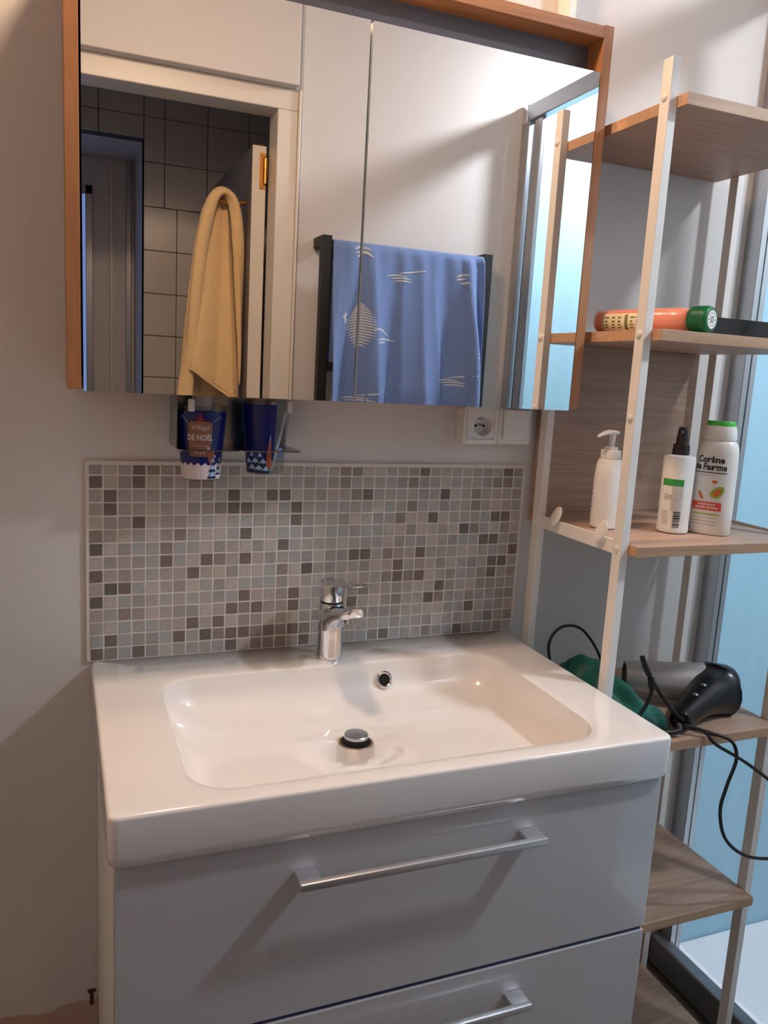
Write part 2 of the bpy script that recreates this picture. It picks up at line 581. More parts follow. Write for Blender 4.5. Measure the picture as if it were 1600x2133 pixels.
# ================================================================== SHOWER
PZ = 2.19
for nm, b in (('shower_panel', box(XS + 0.02, 2.20, -0.004, 0.0, FL, PZ)),
              ):
    obj(nm, b, MT['shower_panel'], wall_back)
obj('shower_panel', box(XS + 0.02, 2.20, YD, YD + 0.004, FL, PZ), MT['shower_panel'], wall_front)
st = thing('shower_tray', 'white flat shower tray inside the glass enclosure', 'shower tray', (1.75, -0.65, FL))
trb = B()
o_ = [rrect(1.325, 2.195, -1.295, -0.006, 0.02, FL, 4), rrect(1.325, 2.195, -1.295, -0.006, 0.02, FL + 0.030, 4),
      rrect(1.329, 2.191, -1.291, -0.010, 0.02, FL + 0.034, 4), rrect(1.350, 2.170, -1.270, -0.030, 0.03, FL + 0.034, 4),
      rrect(1.372, 2.150, -1.250, -0.050, 0.04, FL + 0.020, 4)]
add_rings(trb, o_)
obj('tray_body', trb, MT['tray'], st, smooth=True, angle=35)
dn = B(); add_lathe(dn, [(0.045, FL + 0.020), (0.045, FL + 0.023), (0.038, FL + 0.024)], (1.80, -0.65), 28)
obj('drain_cover', dn, MT['chrome'], st)

se = thing('shower_enclosure', 'chrome framed glass shower screen running from wall to wall beside the shelf', 'shower screen', (XS, -0.65, FL))
RZ0, RZ1 = 2.148, 2.196
obj('top_rail', box(XS - 0.016, XS + 0.016, YD + 0.001, -0.001, RZ0, RZ1, 0.003), MT['alu'], se)
obj('threshold', box(1.290, 1.324, YD + 0.002, -0.001, FL, 0.036, 0.006), MT['alu_dark'], se)
for (ya, yb) in ((-0.042, -0.001), (YD + 0.001, YD + 0.042)):
    pf = B()
    add_box(pf, XS - 0.015, XS + 0.001, ya, yb, -0.004, RZ0, 0.0015)
    add_box(pf, XS + 0.006, XS + 0.020, ya + (0.002 if ya > -0.5 else 0), yb - (0 if ya > -0.5 else .002), -0.004, RZ0, 0.0015)
    pr = obj('wall_profile', pf, MT['chrome_satin'], se)
    obj('seal', box(XS + 0.001, XS + 0.006, ya + 0.003, yb - 0.003, -0.004, RZ0), MT['black'], pr)
cl = B()
add_box(cl, XS - 0.017, XS + 0.017, YD + 0.0005, YD + 0.030, RZ0 - 0.004, RZ1 + 0.003, 0.002)
obj('corner_cap', cl, MT['chrome'], se)
def stile(y0, y1, x=XS, m='chrome_satin'):
    obj('stile', box(x - 0.008, x + 0.008, y0, y1, 0.036, RZ0, 0.003), MT[m], se)
stile(-0.385, -0.335)
stile(-1.240, -1.196)
obj('glass_panel', box(XS + 0.002, XS + 0.006, -0.335, -0.040, 0.036, RZ0), MT['glass'], se)
obj('glass_panel', box(XS - 0.003, XS + 0.001, -0.66, -0.385, 0.036, RZ0), MT['glass'], se)
obj('glass_panel', box(XS + 0.004, XS + 0.008, -1.196, -0.62, 0.036, RZ0), MT['glass'], se)
obj('glass_panel', box(XS + 0.002, XS + 0.006, -1.262, -1.240, 0.036, RZ0), MT['glass'], se)

# ================================================================== LAMPS
def disc_lamp(name, label, pos, r, col, L, dome=0.035):
    t = thing(name, label, 'lamp', (pos.x, pos.y, CE))
    bb = B(); add_lathe(bb, [(r + 0.012, CE), (r + 0.016, CE - 0.004), (r + 0.014, pos.z - 0.002), (r + 0.008, pos.z - 0.004), (r + 0.002, pos.z - 0.003), (r + 0.001, pos.z + 0.002)], (pos.x, pos.y), 40, cap1=False)
    obj('lamp_housing', bb, MT['plastic_white'], t, smooth=True)
    bb = B(); add_lathe(bb, [(r, pos.z + 0.001)] + [(r * math.cos(i * PI / 16), pos.z - dome * math.sin(i * PI / 16)) for i in range(1, 8)] + [(0.001, pos.z - dome)], (pos.x, pos.y), 40, cap0=False)
    obj('diffuser', bb, emat(name + '_glow', col, L), t, smooth=True)
    return t
disc_lamp('ceiling_lamp', 'round warm ceiling light in front of the mirror cabinet', WARM_POS, WARM_R, WARM_COL, WARM_L, 0.06)
disc_lamp('shower_lamp', 'round cool white ceiling light inside the shower', COOL_POS, COOL_R, COOL_COL, COOL_L)

# ================================================================== VANITY
YF = -0.498
van = thing('vanity_cabinet', 'gloss white two drawer vanity cabinet under the washbasin', 'cabinet', (0.40, -0.25, FL))
cb = B()
add_box(cb, 0.009, 0.027, YF + 0.020, -0.001, 0.10, 0.779, 0.001)
add_box(cb, 0.776, 0.794, YF + 0.020, -0.001, 0.10, 0.779, 0.001)
add_box(cb, 0.027, 0.776, YF + 0.020, -0.001, 0.10, 0.118)
add_box(cb, 0.027, 0.776, -0.019, -0.001, 0.118, 0.779)
obj('carcass', cb, MT['carcass'], van)
lg = []
for x in (0.05, 0.75):
    for y in (-0.42, -0.08):
        bb = B(); add_lathe(bb, [(0.022, FL), (0.022, FL + 0.01), (0.016, FL + 0.015), (0.016, 0.10)], (x, y), 16)
        obj('leg', bb, MT['chrome_satin'], van, smooth=True)
def drawer(z0, z1):
    d = obj('drawer', box(0.008, 0.7955, YF, YF + 0.0185, z0, z1, 0.0015), MT['gloss_white'], van)
    zc = z0 + 0.203
    hb = B()
    xa, xb = 0.222, 0.5775
    # two flat feet that taper forward to the bar
    for (f0, f1) in ((xa, xa + 0.030), (xb - 0.030, xb)):
        add_box(hb, f0 + 0.0004, f1 - 0.0004, YF - 0.0325, YF - 0.0005, zc - 0.0052, zc + 0.0052, 0.0025, 2)
    add_box(hb, xa, xb, YF - 0.034, YF - 0.024, zc - 0.0055, zc + 0.0055, 0.0025, 2)
    obj('handle', hb, MT['handle'], d, smooth=True, angle=30)
    return d
drawer(0.529, 0.779)
drawer(0.268, 0.5225)
obj('drawer_channel', box(0.010, 0.792, YF + 0.004, YF + 0.02, 0.5225, 0.529), MT['navy'], van)

# washbasin ------------------------------------------------------------
wb = thing('washbasin', 'wide white ceramic washbasin on the vanity cabinet', 'basin', (0.40, -0.25, 0.785))
rim = (0.098, 0.704, -0.476, -0.114, 0.060)
flo = (0.190, 0.630, -0.425, -0.205, 0.060)
rings = []
rings.append(rrect_m(0.014, 0.786, -0.486, -0.012, 0.010, 0.7795))
rings.append(rrect_m(0.012, 0.788, -0.490, -0.002, 0.010, 0.7795))
rings.append(rrect_m(0.006, 0.794, -0.503, -0.001, 0.014, 0.7815))
rings.append(rrect_m(0.0015, 0.7985, -0.508, 0.0 - .0005, 0.014, 0.7875))
rings.append(rrect_m(0.0, 0.80, -0.510, -0.0005, 0.013, 0.798))
rings.append(rrect_m(0.0, 0.80, -0.510, -0.0005, 0.013, 0.845))
for t in (0.35, 0.7, 1.0):
    q = 0.005 * (1 - math.cos(t * PI / 2)); h = 0.005 * math.sin(t * PI / 2)
    rings.append(rrect_m(q, 0.80 - q, -0.510 + q, -0.0005 - q * 0.3, 0.013, 0.845 + h))
def lerp(a, b, t): return a + (b - a) * t
for g, dz in ((0.012, 0.0), (0.004, -0.0006), (0.0, -0.0022)):
    rings.append(rrect_m(rim[0] - g, rim[1] + g, rim[2] - g, rim[3] + g, rim[4] + g, 0.85 + dz))
DEP = 0.080
NS = 14
for i in range(1, NS + 1):
    th = i / NS * PI / 2
    a = 1 - math.cos(th) ** 0.9
    b = math.sin(th) ** 0.9
    k = [lerp(rim[j], flo[j], a) for j in range(5)]
    rings.append(rrect_m(k[0], k[1], k[2], k[3], k[4], 0.8478 - (DEP - 0.006) * b))
DCX, DCY = 0.393, -0.248
base = rings[-1]
zf = base[0].z
ctr = []
for p in base:
    d = Vector((p.x - DCX, p.y - DCY, 0)).normalized()
    ctr.append(Vector((DCX + d.x * 0.029, DCY + d.y * 0.029, zf - 0.004)))
mid = [p.lerp(c, 0.5) + Vector((0, 0, -0.0002)) for p, c in zip(base, ctr)]
rings += [mid, ctr]
rings.append([Vector((DCX + (p.x - DCX) * 0.93, DCY + (p.y - DCY) * 0.93, zf - 0.0065)) for p in ctr])
rings.append([Vector((DCX + (p.x - DCX) * 0.90, DCY + (p.y - DCY) * 0.90, zf - 0.012)) for p in ctr])
bw = B()
add_rings(bw, rings, cap0=False)
obj('basin_body', bw, MT['ceramic'], wb, smooth=True, angle=60)
d_ = B()
add_lathe(d_, [(0.0285, zf - 0.0100), (0.0285, zf - 0.0042), (0.0270, zf - 0.0030), (0.0250, zf - 0.0034), (0.0245, zf - 0.0090)], (DCX, DCY), 32, cap1=False)
drain = obj('drain', d_, MT['recess_shade'], wb, smooth=True)
d_ = B(); add_lathe(d_, [(0.0250, zf - 0.0105), (0.0250, zf - 0.0036)], (DCX, DCY), 28)
obj('drain_hole', d_, MT['hole'], drain)
d_ = B(); add_lathe(d_, [(0.0182, zf - 0.0040), (0.0182, zf + 0.0045)], (DCX, DCY), 32)
obj('plug_skirt', d_, MT['black'], drain, smooth=True)
d_ = B(); add_lathe(d_, [(0.0185, zf + 0.0045), (0.0198, zf + 0.0055), (0.0198, zf + 0.0090), (0.0185, zf + 0.0105), (0.001, zf + 0.0115)], (DCX, DCY), 32)
obj('drain_plug', d_, MT['chrome_satin'], drain, smooth=True, angle=35)
# overflow ring on the back slope of the bowl
OV = Matrix.Translation((0.488, -0.1235, 0.8185)) @ Matrix.Rotation(math.radians(66), 4, 'X')
d_ = B(); add_lathe(d_, [(0.0150, -0.010), (0.0155, 0.0), (0.0150, 0.0030), (0.0125, 0.0045), (0.0104, 0.0030), (0.0100, 0.0010)], n=32, org=OV, cap1=False)
ovr = obj('overflow_ring', d_, MT['chrome'], wb, smooth=True)
d_ = B(); add_lathe(d_, [(0.0101, -0.006), (0.0101, 0.0016)], n=28, org=OV)
obj('overflow_hole', d_, MT['hole'], ovr)

# faucet ---------------------------------------------------------------
FX, FY = 0.401, -0.072
fc = thing('faucet', 'chrome single lever mixer tap standing on the back of the basin', 'faucet', (FX, FY, 0.85))
b_ = B()
add_lathe(b_, [(0.0235, 0.8498), (0.0238, 0.853), (0.0228, 0.858), (0.0222, 0.90), (0.0218, 0.950), (0.0210, 0.9525)], (FX, FY), 40)
obj('body', b_, MT['chrome'], fc, smooth=True)
b_ = B(); add_lathe(b_, [(0.0205, 0.9522), (0.0205, 0.9562)], (FX, FY), 36)
obj('seal_ring', b_, MT['black'], fc, smooth=True)
b_ = B()
rs = []
for y, hw, zt, zb in ((0.006, 0.018, 0.949, 0.885), (-0.012, 0.0205, 0.950, 0.898), (-0.026, 0.0225, 0.952, 0.914), (-0.042, 0.0232, 0.955, 0.928), (-0.062, 0.0232, 0.959, 0.938), (-0.080, 0.0222, 0.963, 0.944), (-0.091, 0.0190, 0.9655, 0.948), (-0.097, 0.012, 0.967, 0.952)):
    ring = [Vector((p.x, FY + y, p.y)) for p in rrect(FX - hw, FX + hw, zb, zt, min((zt - zb) * 0.42, hw * .6), 0, 5)]
    rs.append(ring)
add_rings(b_, rs)
sp = obj('spout', b_, MT['chrome'], fc, smooth=True, angle=50)
b_ = B(); add_lathe(b_, [(0.0100, 0.936), (0.0100, 0.946)], (FX, FY - 0.074), 24)
obj('aerator', b_, MT['chrome_dark'], sp, smooth=True)
b_ = B()
add_lathe(b_, [(0.0212, 0.9565), (0.0216, 0.960), (0.0216, 0.985), (0.0205, 0.990), (0.017, 0.992), (0.001, 0.9925)], (FX, FY), 40)
rs = []
for y, hw, zt, th in ((0.018, 0.010, 0.9915, 0.004), (0.008, 0.0185, 0.9925, 0.006), (-0.015, 0.0205, 0.9950, 0.008), (-0.040, 0.0200, 0.9995, 0.0075), (-0.070, 0.0190, 1.0050, 0.006), (-0.100, 0.0170, 1.0105, 0.0045), (-0.118, 0.014, 1.0140, 0.004), (-0.126, 0.008, 1.0155, 0.003)):
    rs.append([Vector((p.x, FY + y, p.y)) for p in rrect(FX - hw, FX + hw, zt - th, zt, th * 0.45, 0, 4)])
add_rings(b_, rs)
lv = obj('lever', b_, MT['chrome'], fc, smooth=True, angle=50)
b_ = B(); add_lathe(b_, [(0.0035, 0.0), (0.0035, 0.0008)], n=16, org=Matrix.Translation((FX + 0.004, FY - 0.0212, 0.972)) @ Matrix.Rotation(PI / 2, 4, 'X'))
obj('index_button', b_, MT['alu_dark'], lv)

fc.rotation_euler.z = math.radians(7)

# ================================================================== MOSAIC
PT = 0.8155 / 36
MX0, MZ0 = -0.002, 0.8512
mo = thing('mosaic_splashback', 'small square grey and taupe mosaic tiles on the wall above the basin', 'splashback', (0.406, 0, MZ0))
gb = box(MX0 - 0.005, MX0 + 36 * PT + 0.006, -0.0056, -0.0005, MZ0 - 0.001, MZ0 + 14 * PT + 0.024, 0.001)
obj('grout_bed', gb, MT['grout'], mo)
tcols = dict(a=(170, 162, 154), b=(158, 151, 145), c=(184, 176, 166), d=(166, 166, 162), e=(118, 106, 98), f=(104, 100, 90), g=(142, 132, 122))
tmats = {}
for k, c in tcols.items():
    tmats[k] = mat('mosaic_tile_' + {'a': 'greige', 'b': 'grey', 'c': 'sand', 'd': 'mist', 'e': 'taupe', 'f': 'olive', 'g': 'stone'}[k], c, 0.38, noise=0.10, nscale=90, bump=0.5, bscale=220)
DARK = {}
def dk(r, cols, k='e'):
    for c in cols: DARK[(r, c)] = k
dk(1, (4, 27, 35)); dk(1, (5, 7), 'g'); dk(2, (1, 4), 'e'); dk(2, (35,), 'g'); dk(3, (2, 14, 15, 22)); dk(3, (11, 29), 'f')
dk(4, (2, 12, 16)); dk(4, (11,), 'f'); dk(5, (4, 16, 28, 34, 35)); dk(6, (12,)); dk(6, (31,), 'f')
dk(7, (1,), 'f'); dk(7, (15, 33, 34)); dk(7, (6,), 'g'); dk(8, (6, 9, 12, 21, 22, 27, 36)); dk(9, (1, 8, 25, 34, 35)); dk(9, (17,), 'f')
dk(10, (3, 25, 27, 34)); dk(10, (2,), 'f'); dk(11, (12, 16, 29)); dk(11, (1,), 'f'); dk(12, (11, 13, 16, 21)); dk(12, (28,), 'f'); dk(12, (29,), 'g')
dk(13, (8, 10, 32)); dk(14, (2, 7, 11, 12, 14, 16)); dk(14, (10, 13, 15), 'g'); dk(14, (9,), 'f')
dk(15, (1, 4, 11, 17, 24, 31)); dk(15, (2, 13, 14, 15), 'g')
tmesh = {}
def tile_mesh(k, cut):
    if (k, cut) not in tmesh:
        h = (PT - 0.0027) / 2
        z1 = h - (0.0045 if cut else 0)
        t = box(-h, h, -0.0025, 0.0, -h, z1, 0.0004, 1)
        bmesh.ops.recalc_face_normals(t, faces=t.faces)
        me = bpy.data.meshes.new('tile')
        t.to_mesh(me); t.free()
        me.materials.append(tmats[k])
        tmesh[(k, cut)] = me
    return tmesh[(k, cut)]
rt = random.Random(11)
cells = []
for r in range(1, 16):
    for c in range(1, 37):
        k = DARK.get((r, c)) or rt.choices('abcdg', (30, 22, 20, 20, 5))[0]
        x = MX0 + (c - 0.5) * PT
        z = MZ0 + (15 - r + 0.5) * PT
        vis = (Vector((x, 0, z)) - M.translation).length
        if 0.37 < x < 0.44 and z < 1.0: vis += 0.35
        cells.append((vis, r, c, k, x, z))
cells.sort()
rest = B()
rest_keys = list(tcols)
for n, (v, r, c, k, x, z) in enumerate(cells):
    pos = Vector((x + rt.uniform(-.0003, .0003), -0.0038 + rt.uniform(-.0004, .0003), z + rt.uniform(-.0003, .0003)))
    rot = rt.uniform(-.012, .012)
    if n < 300:
        o = bpy.data.objects.new('tile', tile_mesh(k, r == 1))
        COL.objects.link(o)
        o.parent = mo
        o.location = pos - mo.location
        o.rotation_euler = (rt.uniform(-.02, .02), rot, rt.uniform(-.02, .02))
    else:
        t = bmesh.new(); t.from_mesh(tile_mesh(k, r == 1))
        for vv in t.verts:
            vv.co = Matrix.Rotation(rot, 3, 'Y') @ vv.co + pos
        merge(rest, t, rest_keys.index(k))
rs_ = obj('tiles', rest, [tmats[k] for k in rest_keys], mo)
rs_['kind'] = 'stuff'

# ================================================================== MIRROR CABINET
MC = -0.160
KX0, KX1, KZ0, KZ1 = -0.033, 0.820, 1.312, 1.944
kb = thing('mirror_cabinet', 'oak framed bathroom cabinet with two mirror doors above the basin', 'cabinet', (0.393, 0.0, KZ0))
TW = 0.0185
obj('side_panel', box(KX0, KX0 + TW, MC, -0.001, KZ0, KZ1, 0.001), MT['cab_wood'], kb)
obj('side_panel', box(KX1 - TW, KX1, MC, -0.001, KZ0, KZ1, 0.001), MT['cab_wood'], kb)
obj('top_panel', box(KX0 + TW, KX1 - TW, MC, -0.001, KZ1 - 0.021, KZ1 - 0.002, 0.001), MT['cab_wood_h'], kb)
obj('bottom_panel', box(KX0 + TW, KX1 - TW, MC + 0.024, -0.001, KZ0, KZ0 + 0.018, 0.001), MT['cab_wood_h'], kb)
obj('niche_shelf', box(KX0 + TW, KX1 - TW, MC + 0.024, -0.110, 1.850, 1.866, 0.001), MT['cab_wood_h'], kb)
obj('back_panel', box(KX0 + TW, KX1 - TW, -0.116, -0.110, 1.866, KZ1 - 0.021), MT['cab_back'], kb)
def mdoor(x0, x1):
    d = obj('door', box(x0, x1, MC + 0.004, MC + 0.022, 1.3105, 1.8700, 0.0008), MT['carcass'], kb)
    mb_ = B()
    add_box(mb_, x0, x1, MC, MC + 0.0037, 1.3095, 1.8700)
    for f in mb_.faces:
        f.normal_update()
        f.material_index = 0 if f.normal.y < -0.9 else 1
    bmesh.ops.recalc_face_normals(mb_, faces=mb_.faces)
    for f in mb_.faces:
        f.material_index = 0 if f.calc_center_median().y < MC + 1e-5 else 1
    obj('mirror_pane', mb_, [MT['mirror'], MT['mirror_edge']], d)
mdoor(KX0 + TW + 0.003, 0.3915)
mdoor(0.3960, KX1 - TW - 0.0015)

# ================================================================== CUP HOLDER AND CUPS
HZc = 1.222
ch = thing('cup_holder', 'mirror finish metal cup holder on the wall under the cabinet', 'holder', (0.228, 0, HZc))
obj('back_plate', box(0.128, 0.325, -0.004, -0.0005, HZc, 1.306, 0.0008), MT['chrome_dark'], ch)
pl = B()
# shelf plate with chamfered ends and two cup holes, made as two rings joined by strips
CUPS = ((0.169, -0.062), (0.275, -0.062))
NP = 48
def plate_cell(bm, x0, x1, y0, y1, c, rad, zt, zb):
    outer = []
    for i in range(NP):
        a = 2 * PI * i / NP
        dx, dy = math.cos(a), math.sin(a)
        tx = ((x1 if dx > 0 else x0) - c[0]) / dx if abs(dx) > 1e-6 else 1e9
        ty = ((y1 if dy > 0 else y0) - c[1]) / dy if abs(dy) > 1e-6 else 1e9
        t = min(tx, ty)
        outer.append((c[0] + dx * t, c[1] + dy * t))
    inner = [(c[0] + rad * math.cos(2 * PI * i / NP), c[1] + rad * math.sin(2 * PI * i / NP)) for i in range(NP)]
    add_rings(bm, [[(x, y, zt) for x, y in outer], [(x, y, zt) for x, y in inner], [(x, y, zb) for x, y in inner], [(x, y, zb) for x, y in outer], [(x, y, zt) for x, y in outer]], False, False)
plate_cell(pl, 0.128, 0.222, -0.108, -0.004, CUPS[0], 0.0352, HZc + 0.001, HZc - 0.001)
plate_cell(pl, 0.222, 0.325, -0.108, -0.004, CUPS[1], 0.0352, HZc + 0.001, HZc - 0.001)
obj('shelf_plate', pl, MT['chrome_dark'], ch)
obj('side_lip', box(0.1265, 0.128, -0.085, -0.0005, HZc, 1.306), MT['chrome_dark'], ch)

def cup_radius(z, zb):
    t = (z - zb) / 0.118
    return 0.0295 + (0.0405 - 0.0295) * t
def make_cup(label, c, zb, facing):
    t = thing('cup', label, 'cup', (c[0], c[1], zb), 'plastic tumblers in the holder')
    b_ = B()
    add_lathe(b_, [(0.001, zb + 0.002), (0.0280, zb + 0.002), (0.0290, zb), (0.0295, zb + 0.002), (0.0405, zb + 0.118), (0.0412, zb + 0.120), (0.0398, zb + 0.120), (0.0288, zb + 0.004)], c, 40, cap0=False, cap1=False)
    obj('beaker', b_, MT['cup_clear'], t, smooth=True)
    # u: metres along the circumference measured at mid height, v: height above the bottom
    def fn_off(off):
        def fn(u, v):
            r = cup_radius(zb + v, zb) + off
            a = facing + u / 0.035
            return Vector((c[0] + r * math.cos(a), c[1] + r * math.sin(a), zb + v))
        return fn
    return t, fn_off
cup1, fo = make_cup('navy print plastic cup with a tan label, first cup of the metal holder', CUPS[0], 1.171, math.radians(262))
f1 = fo(0.0004)
b_ = B(); grid_patch(b_, f1, -0.062, 0.062, 0.026, 0.112, 40, 4)
obj('navy_band', b_, MT['cup_blue'], cup1)
f2 = fo(0.0008)
b_ = B(); fan(b_, f2, [(p.x, p.y) for p in rrect(-0.0205, 0.0155, 0.040, 0.096, 0.007, 0, 4)]); obj('tan_label', b_, MT['cup_tan'], cup1)
f3 = fo(0.0012)
b_ = B()
text_mesh(b_, 'Village', 0.0105, f3, cu=-0.0025, cv=0.0865, shear=0.2)
text_mesh(b_, 'DE NO\u00cbL', 0.0120, f3, cu=-0.0025, cv=0.0700, bold=0.0004, sx=0.78)
text_mesh(b_, 'LILLE', 0.0080, f3, cu=-0.0025, cv=0.0470, sx=1.0)
grid_patch(b_, f3, -0.016, 0.011, 0.0570, 0.0576, 8, 1)
obj('label_lettering', b_, MT['cup_white'], cup1)
b_ = B()
fan(b_, f3, ell(-0.0025, 0.0985, 0.006, 0.003, 12)); fan(b_, f3, ell(-0.0025, 0.104, 0.0022, 0.005, 10))
obj('red_ribbon', b_, MT['cup_red'], cup1)
b_ = B()
for s in (-1, 1):
    pts = catmull([(s * 0.018 - 0.0025, 0.0935, 0), (s * 0.0235 - 0.0025, 0.099, 0), (s * 0.0265 - 0.0025, 0.1035, 0), (s * 0.0305 - 0.0025, 0.103, 0), (s * 0.0315 - 0.0025, 0.0985, 0)], 4)
    for i in range(0, len(pts) - 1, 2):
        p, q = pts[i], pts[i + 1]
        fan(b_, f3, [(p.x - .0009, p.y), (p.x + .0009, p.y + .0006), (q.x + .0009, q.y + .0006), (q.x - .0009, q.y)])
obj('candy_cane_print', b_, MT['cup_white'], cup1)
b_ = B()
fan(b_, f3, [(0.008, 0.046), (0.012, 0.0505), (0.019, 0.049), (0.0225, 0.041), (0.0195, 0.031), (0.0175, 0.024), (0.0120, 0.034)])
obj('brown_figure', b_, MT['cup_brown'], cup1)
b_ = B()
for (u, v) in ((0.0105, 0.053), (0.0205, 0.050), (0.0225, 0.0405)):
    fan(b_, f3, ell(u, v, 0.0016, 0.0028, 8, 0.4))
obj('white_antler', b_, MT['cup_white'], cup1)
b_ = B()
pts = [(-0.060, 0.003)] + [(0.060, 0.003)] + [(0.060 - i * 0.006, 0.026 + (0.005 if i % 2 else -0.001)) for i in range(21)]
for i in range(20):
    x0 = -0.060 + i * 0.006
    h0 = 0.026 + (0.004 if i % 2 else -0.001); h1 = 0.026 + (0.004 if (i + 1) % 2 else -0.001)
    if x0 < 0.012 or x0 > 0.035:
        bm_ = b_; V = [b_.verts.new(f2(*p)) for p in ((x0, 0.003), (x0 + 0.006, 0.003), (x0 + 0.006, h1), (x0, h0))]; b_.faces.new(V)
    else:
        V = [b_.verts.new(f2(*p)) for p in ((x0, 0.003), (x0 + 0.006, 0.003), (x0 + 0.006, h1), (x0, h0))]; b_.faces.new(V)
obj('snow_band', b_, MT['cup_white'], cup1)
def pine(bm1, bm2, fn, u, v0, h, w):
    for k in range(3):
        va = v0 + h * k / 3.0; ww = w * (1 - 0.24 * k)
        fan(bm1, fn, [(u - ww, va), (u + ww, va), (u, va + h * 0.5)])
    for k in range(3):
        va = v0 + h * k / 3.0 + h * 0.10; ww = w * (1 - 0.24 * k) * 0.72
        fan(bm2, lambda a, b: fn(a, b), [(u - ww, va), (u - ww * .4, va + h * 0.05), (u, va), (u + ww * .5, va + h * 0.05), (u + ww, va), (u + ww * .3, va + h * 0.22), (u - ww * .3, va + h * 0.22)])
b1 = B(); b2 = B()
pine(b1, b2, fo(0.0012), 0.020, 0.004, 0.034, 0.010)
pine(b1, b2, fo(0.0012), 0.034, 0.010, 0.028, 0.007)
obj('pine_print', b1, MT['cup_pine'], cup1); o = obj('snow_on_pine', b2, MT['cup_snow'], cup1)
for v in o.data.vertices: v.co += Vector((0, -0.0003, 0))
# cup 2
cup2, fo = make_cup('half clear plastic cup with a brown belfry and pines, second cup of the metal holder', CUPS[1], 1.181, math.radians(258))
f1 = fo(0.0004)
b_ = B(); grid_patch(b_, f1, -0.075, 0.014, 0.026, 0.116, 30, 4)
obj('navy_band', b_, MT['cup_blue'], cup2)
b_ = B(); grid_patch(b_, f1, -0.075, 0.008, 0.003, 0.026, 30, 2)
obj('dark_forest_band', b_, MT['cup_pine'], cup2)
f3 = fo(0.0011)
b_ = B()
fan(b_, f3, [(0.001, 0.012), (0.010, 0.012), (0.0095, 0.040), (0.0085, 0.052), (0.0065, 0.062), (0.0045, 0.052), (0.002, 0.040)])
obj('belfry_print', b_, MT['cup_brown'], cup2)
b_ = B()
fan(b_, f3, [(0.0050, 0.054), (0.0082, 0.054), (0.0066, 0.068)])
obj('belfry_snow', b_, MT['cup_white'], cup2)
b_ = B()
for (u, v, w) in ((-0.026, 0.010, .010), (-0.012, 0.009, .010), (0.001, 0.008, .008), (-0.034, 0.020, .009), (-0.019, 0.021, .009), (-0.004, 0.020, .008), (-0.026, 0.031, .006), (-0.010, 0.031, .005)):
    fan(b_, f3, [(u - w, v - .002), (u - w * .5, v + .001), (u, v - .001), (u + w * .5, v + .001), (u + w, v - .002), (u + w * .4, v + .005), (u, v + 0.008), (u - w * .4, v + .005)])
obj('snowy_pine_print', b_, MT['cup_snow'], cup2)
b_ = B(); fan(b_, f3, ell(0.0265, 0.042, 0.0065, 0.0050, 14)); fan(b_, f3, ell(0.0265, 0.033, 0.0045, 0.0035, 12))
obj('sky_blue_sticker', b_, MT['cup_sticker'], cup2)
b_ = B(); text_mesh(b_, 'EC', 0.006, fo(0.0015), cu=0.0265, cv=0.042, bold=.0003)
obj('sticker_lettering', b_, MT['cup_white'], cup2)

# tube and brushes in the cups
tp = thing('toothpaste_tube', 'white capped dark red toothpaste tube standing in the first cup', 'toothpaste', (0.170, -0.058, 1.176))
b_ = B()
rs = []
for z, a, b in ((1.178, 0.020, 0.003), (1.20, 0.0205, 0.006), (1.235, 0.020, 0.012), (1.268, 0.0185, 0.0165), (1.2785, 0.017, 0.016), (1.282, 0.011, 0.011)):
    rs.append([Vector((0.170 + a * math.cos(2 * PI * i / 24), -0.058 + b * math.sin(2 * PI * i / 24), z)) for i in range(24)])
add_rings(b_, rs); obj('tube_body', b_, MT['cup_red'], tp, smooth=True)
b_ = B(); add_lathe(b_, [(0.0165, 1.2825), (0.0170, 1.285), (0.0160, 1.305), (0.0145, 1.3075)], (0.170, -0.058), 28)
obj('cap', b_, MT['plastic_white'], tp, smooth=True)
def brush(label, p0, p1, m):
    t = thing('toothbrush', label, 'toothbrush', p0)
    d = Vector(p1) - Vector(p0)
    b_ = B(); add_tube(b_, catmull([p0, Vector(p0) + d * .4 + Vector((0.001, 0, 0)), Vector(p0) + d * .75, p1], 5), 0.0032, 8)
    obj('brush_handle', b_, m, t, smooth=True)
    b_ = B()
    q = Vector(p1)
    add_box(b_, q.x - 0.005, q.x + 0.005, q.y - 0.012, q.y - 0.002, q.z - 0.018, q.z + 0.002, .002)
    obj('bristles', b_, MT['bristle'], t)
brush('white toothbrush leaning on the left rim of the tan label cup', (0.157, -0.074, 1.178), (0.1475, -0.088, 1.300), MT['plastic_white'])
brush('white toothbrush leaning on the right rim of the belfry cup', (0.284, -0.066, 1.188), (0.3075, -0.076, 1.302), MT['plastic_white'])
brush('dark red toothbrush in the belfry cup', (0.272, -0.056, 1.188), (0.2800, -0.078, 1.300), MT['cup_red'])

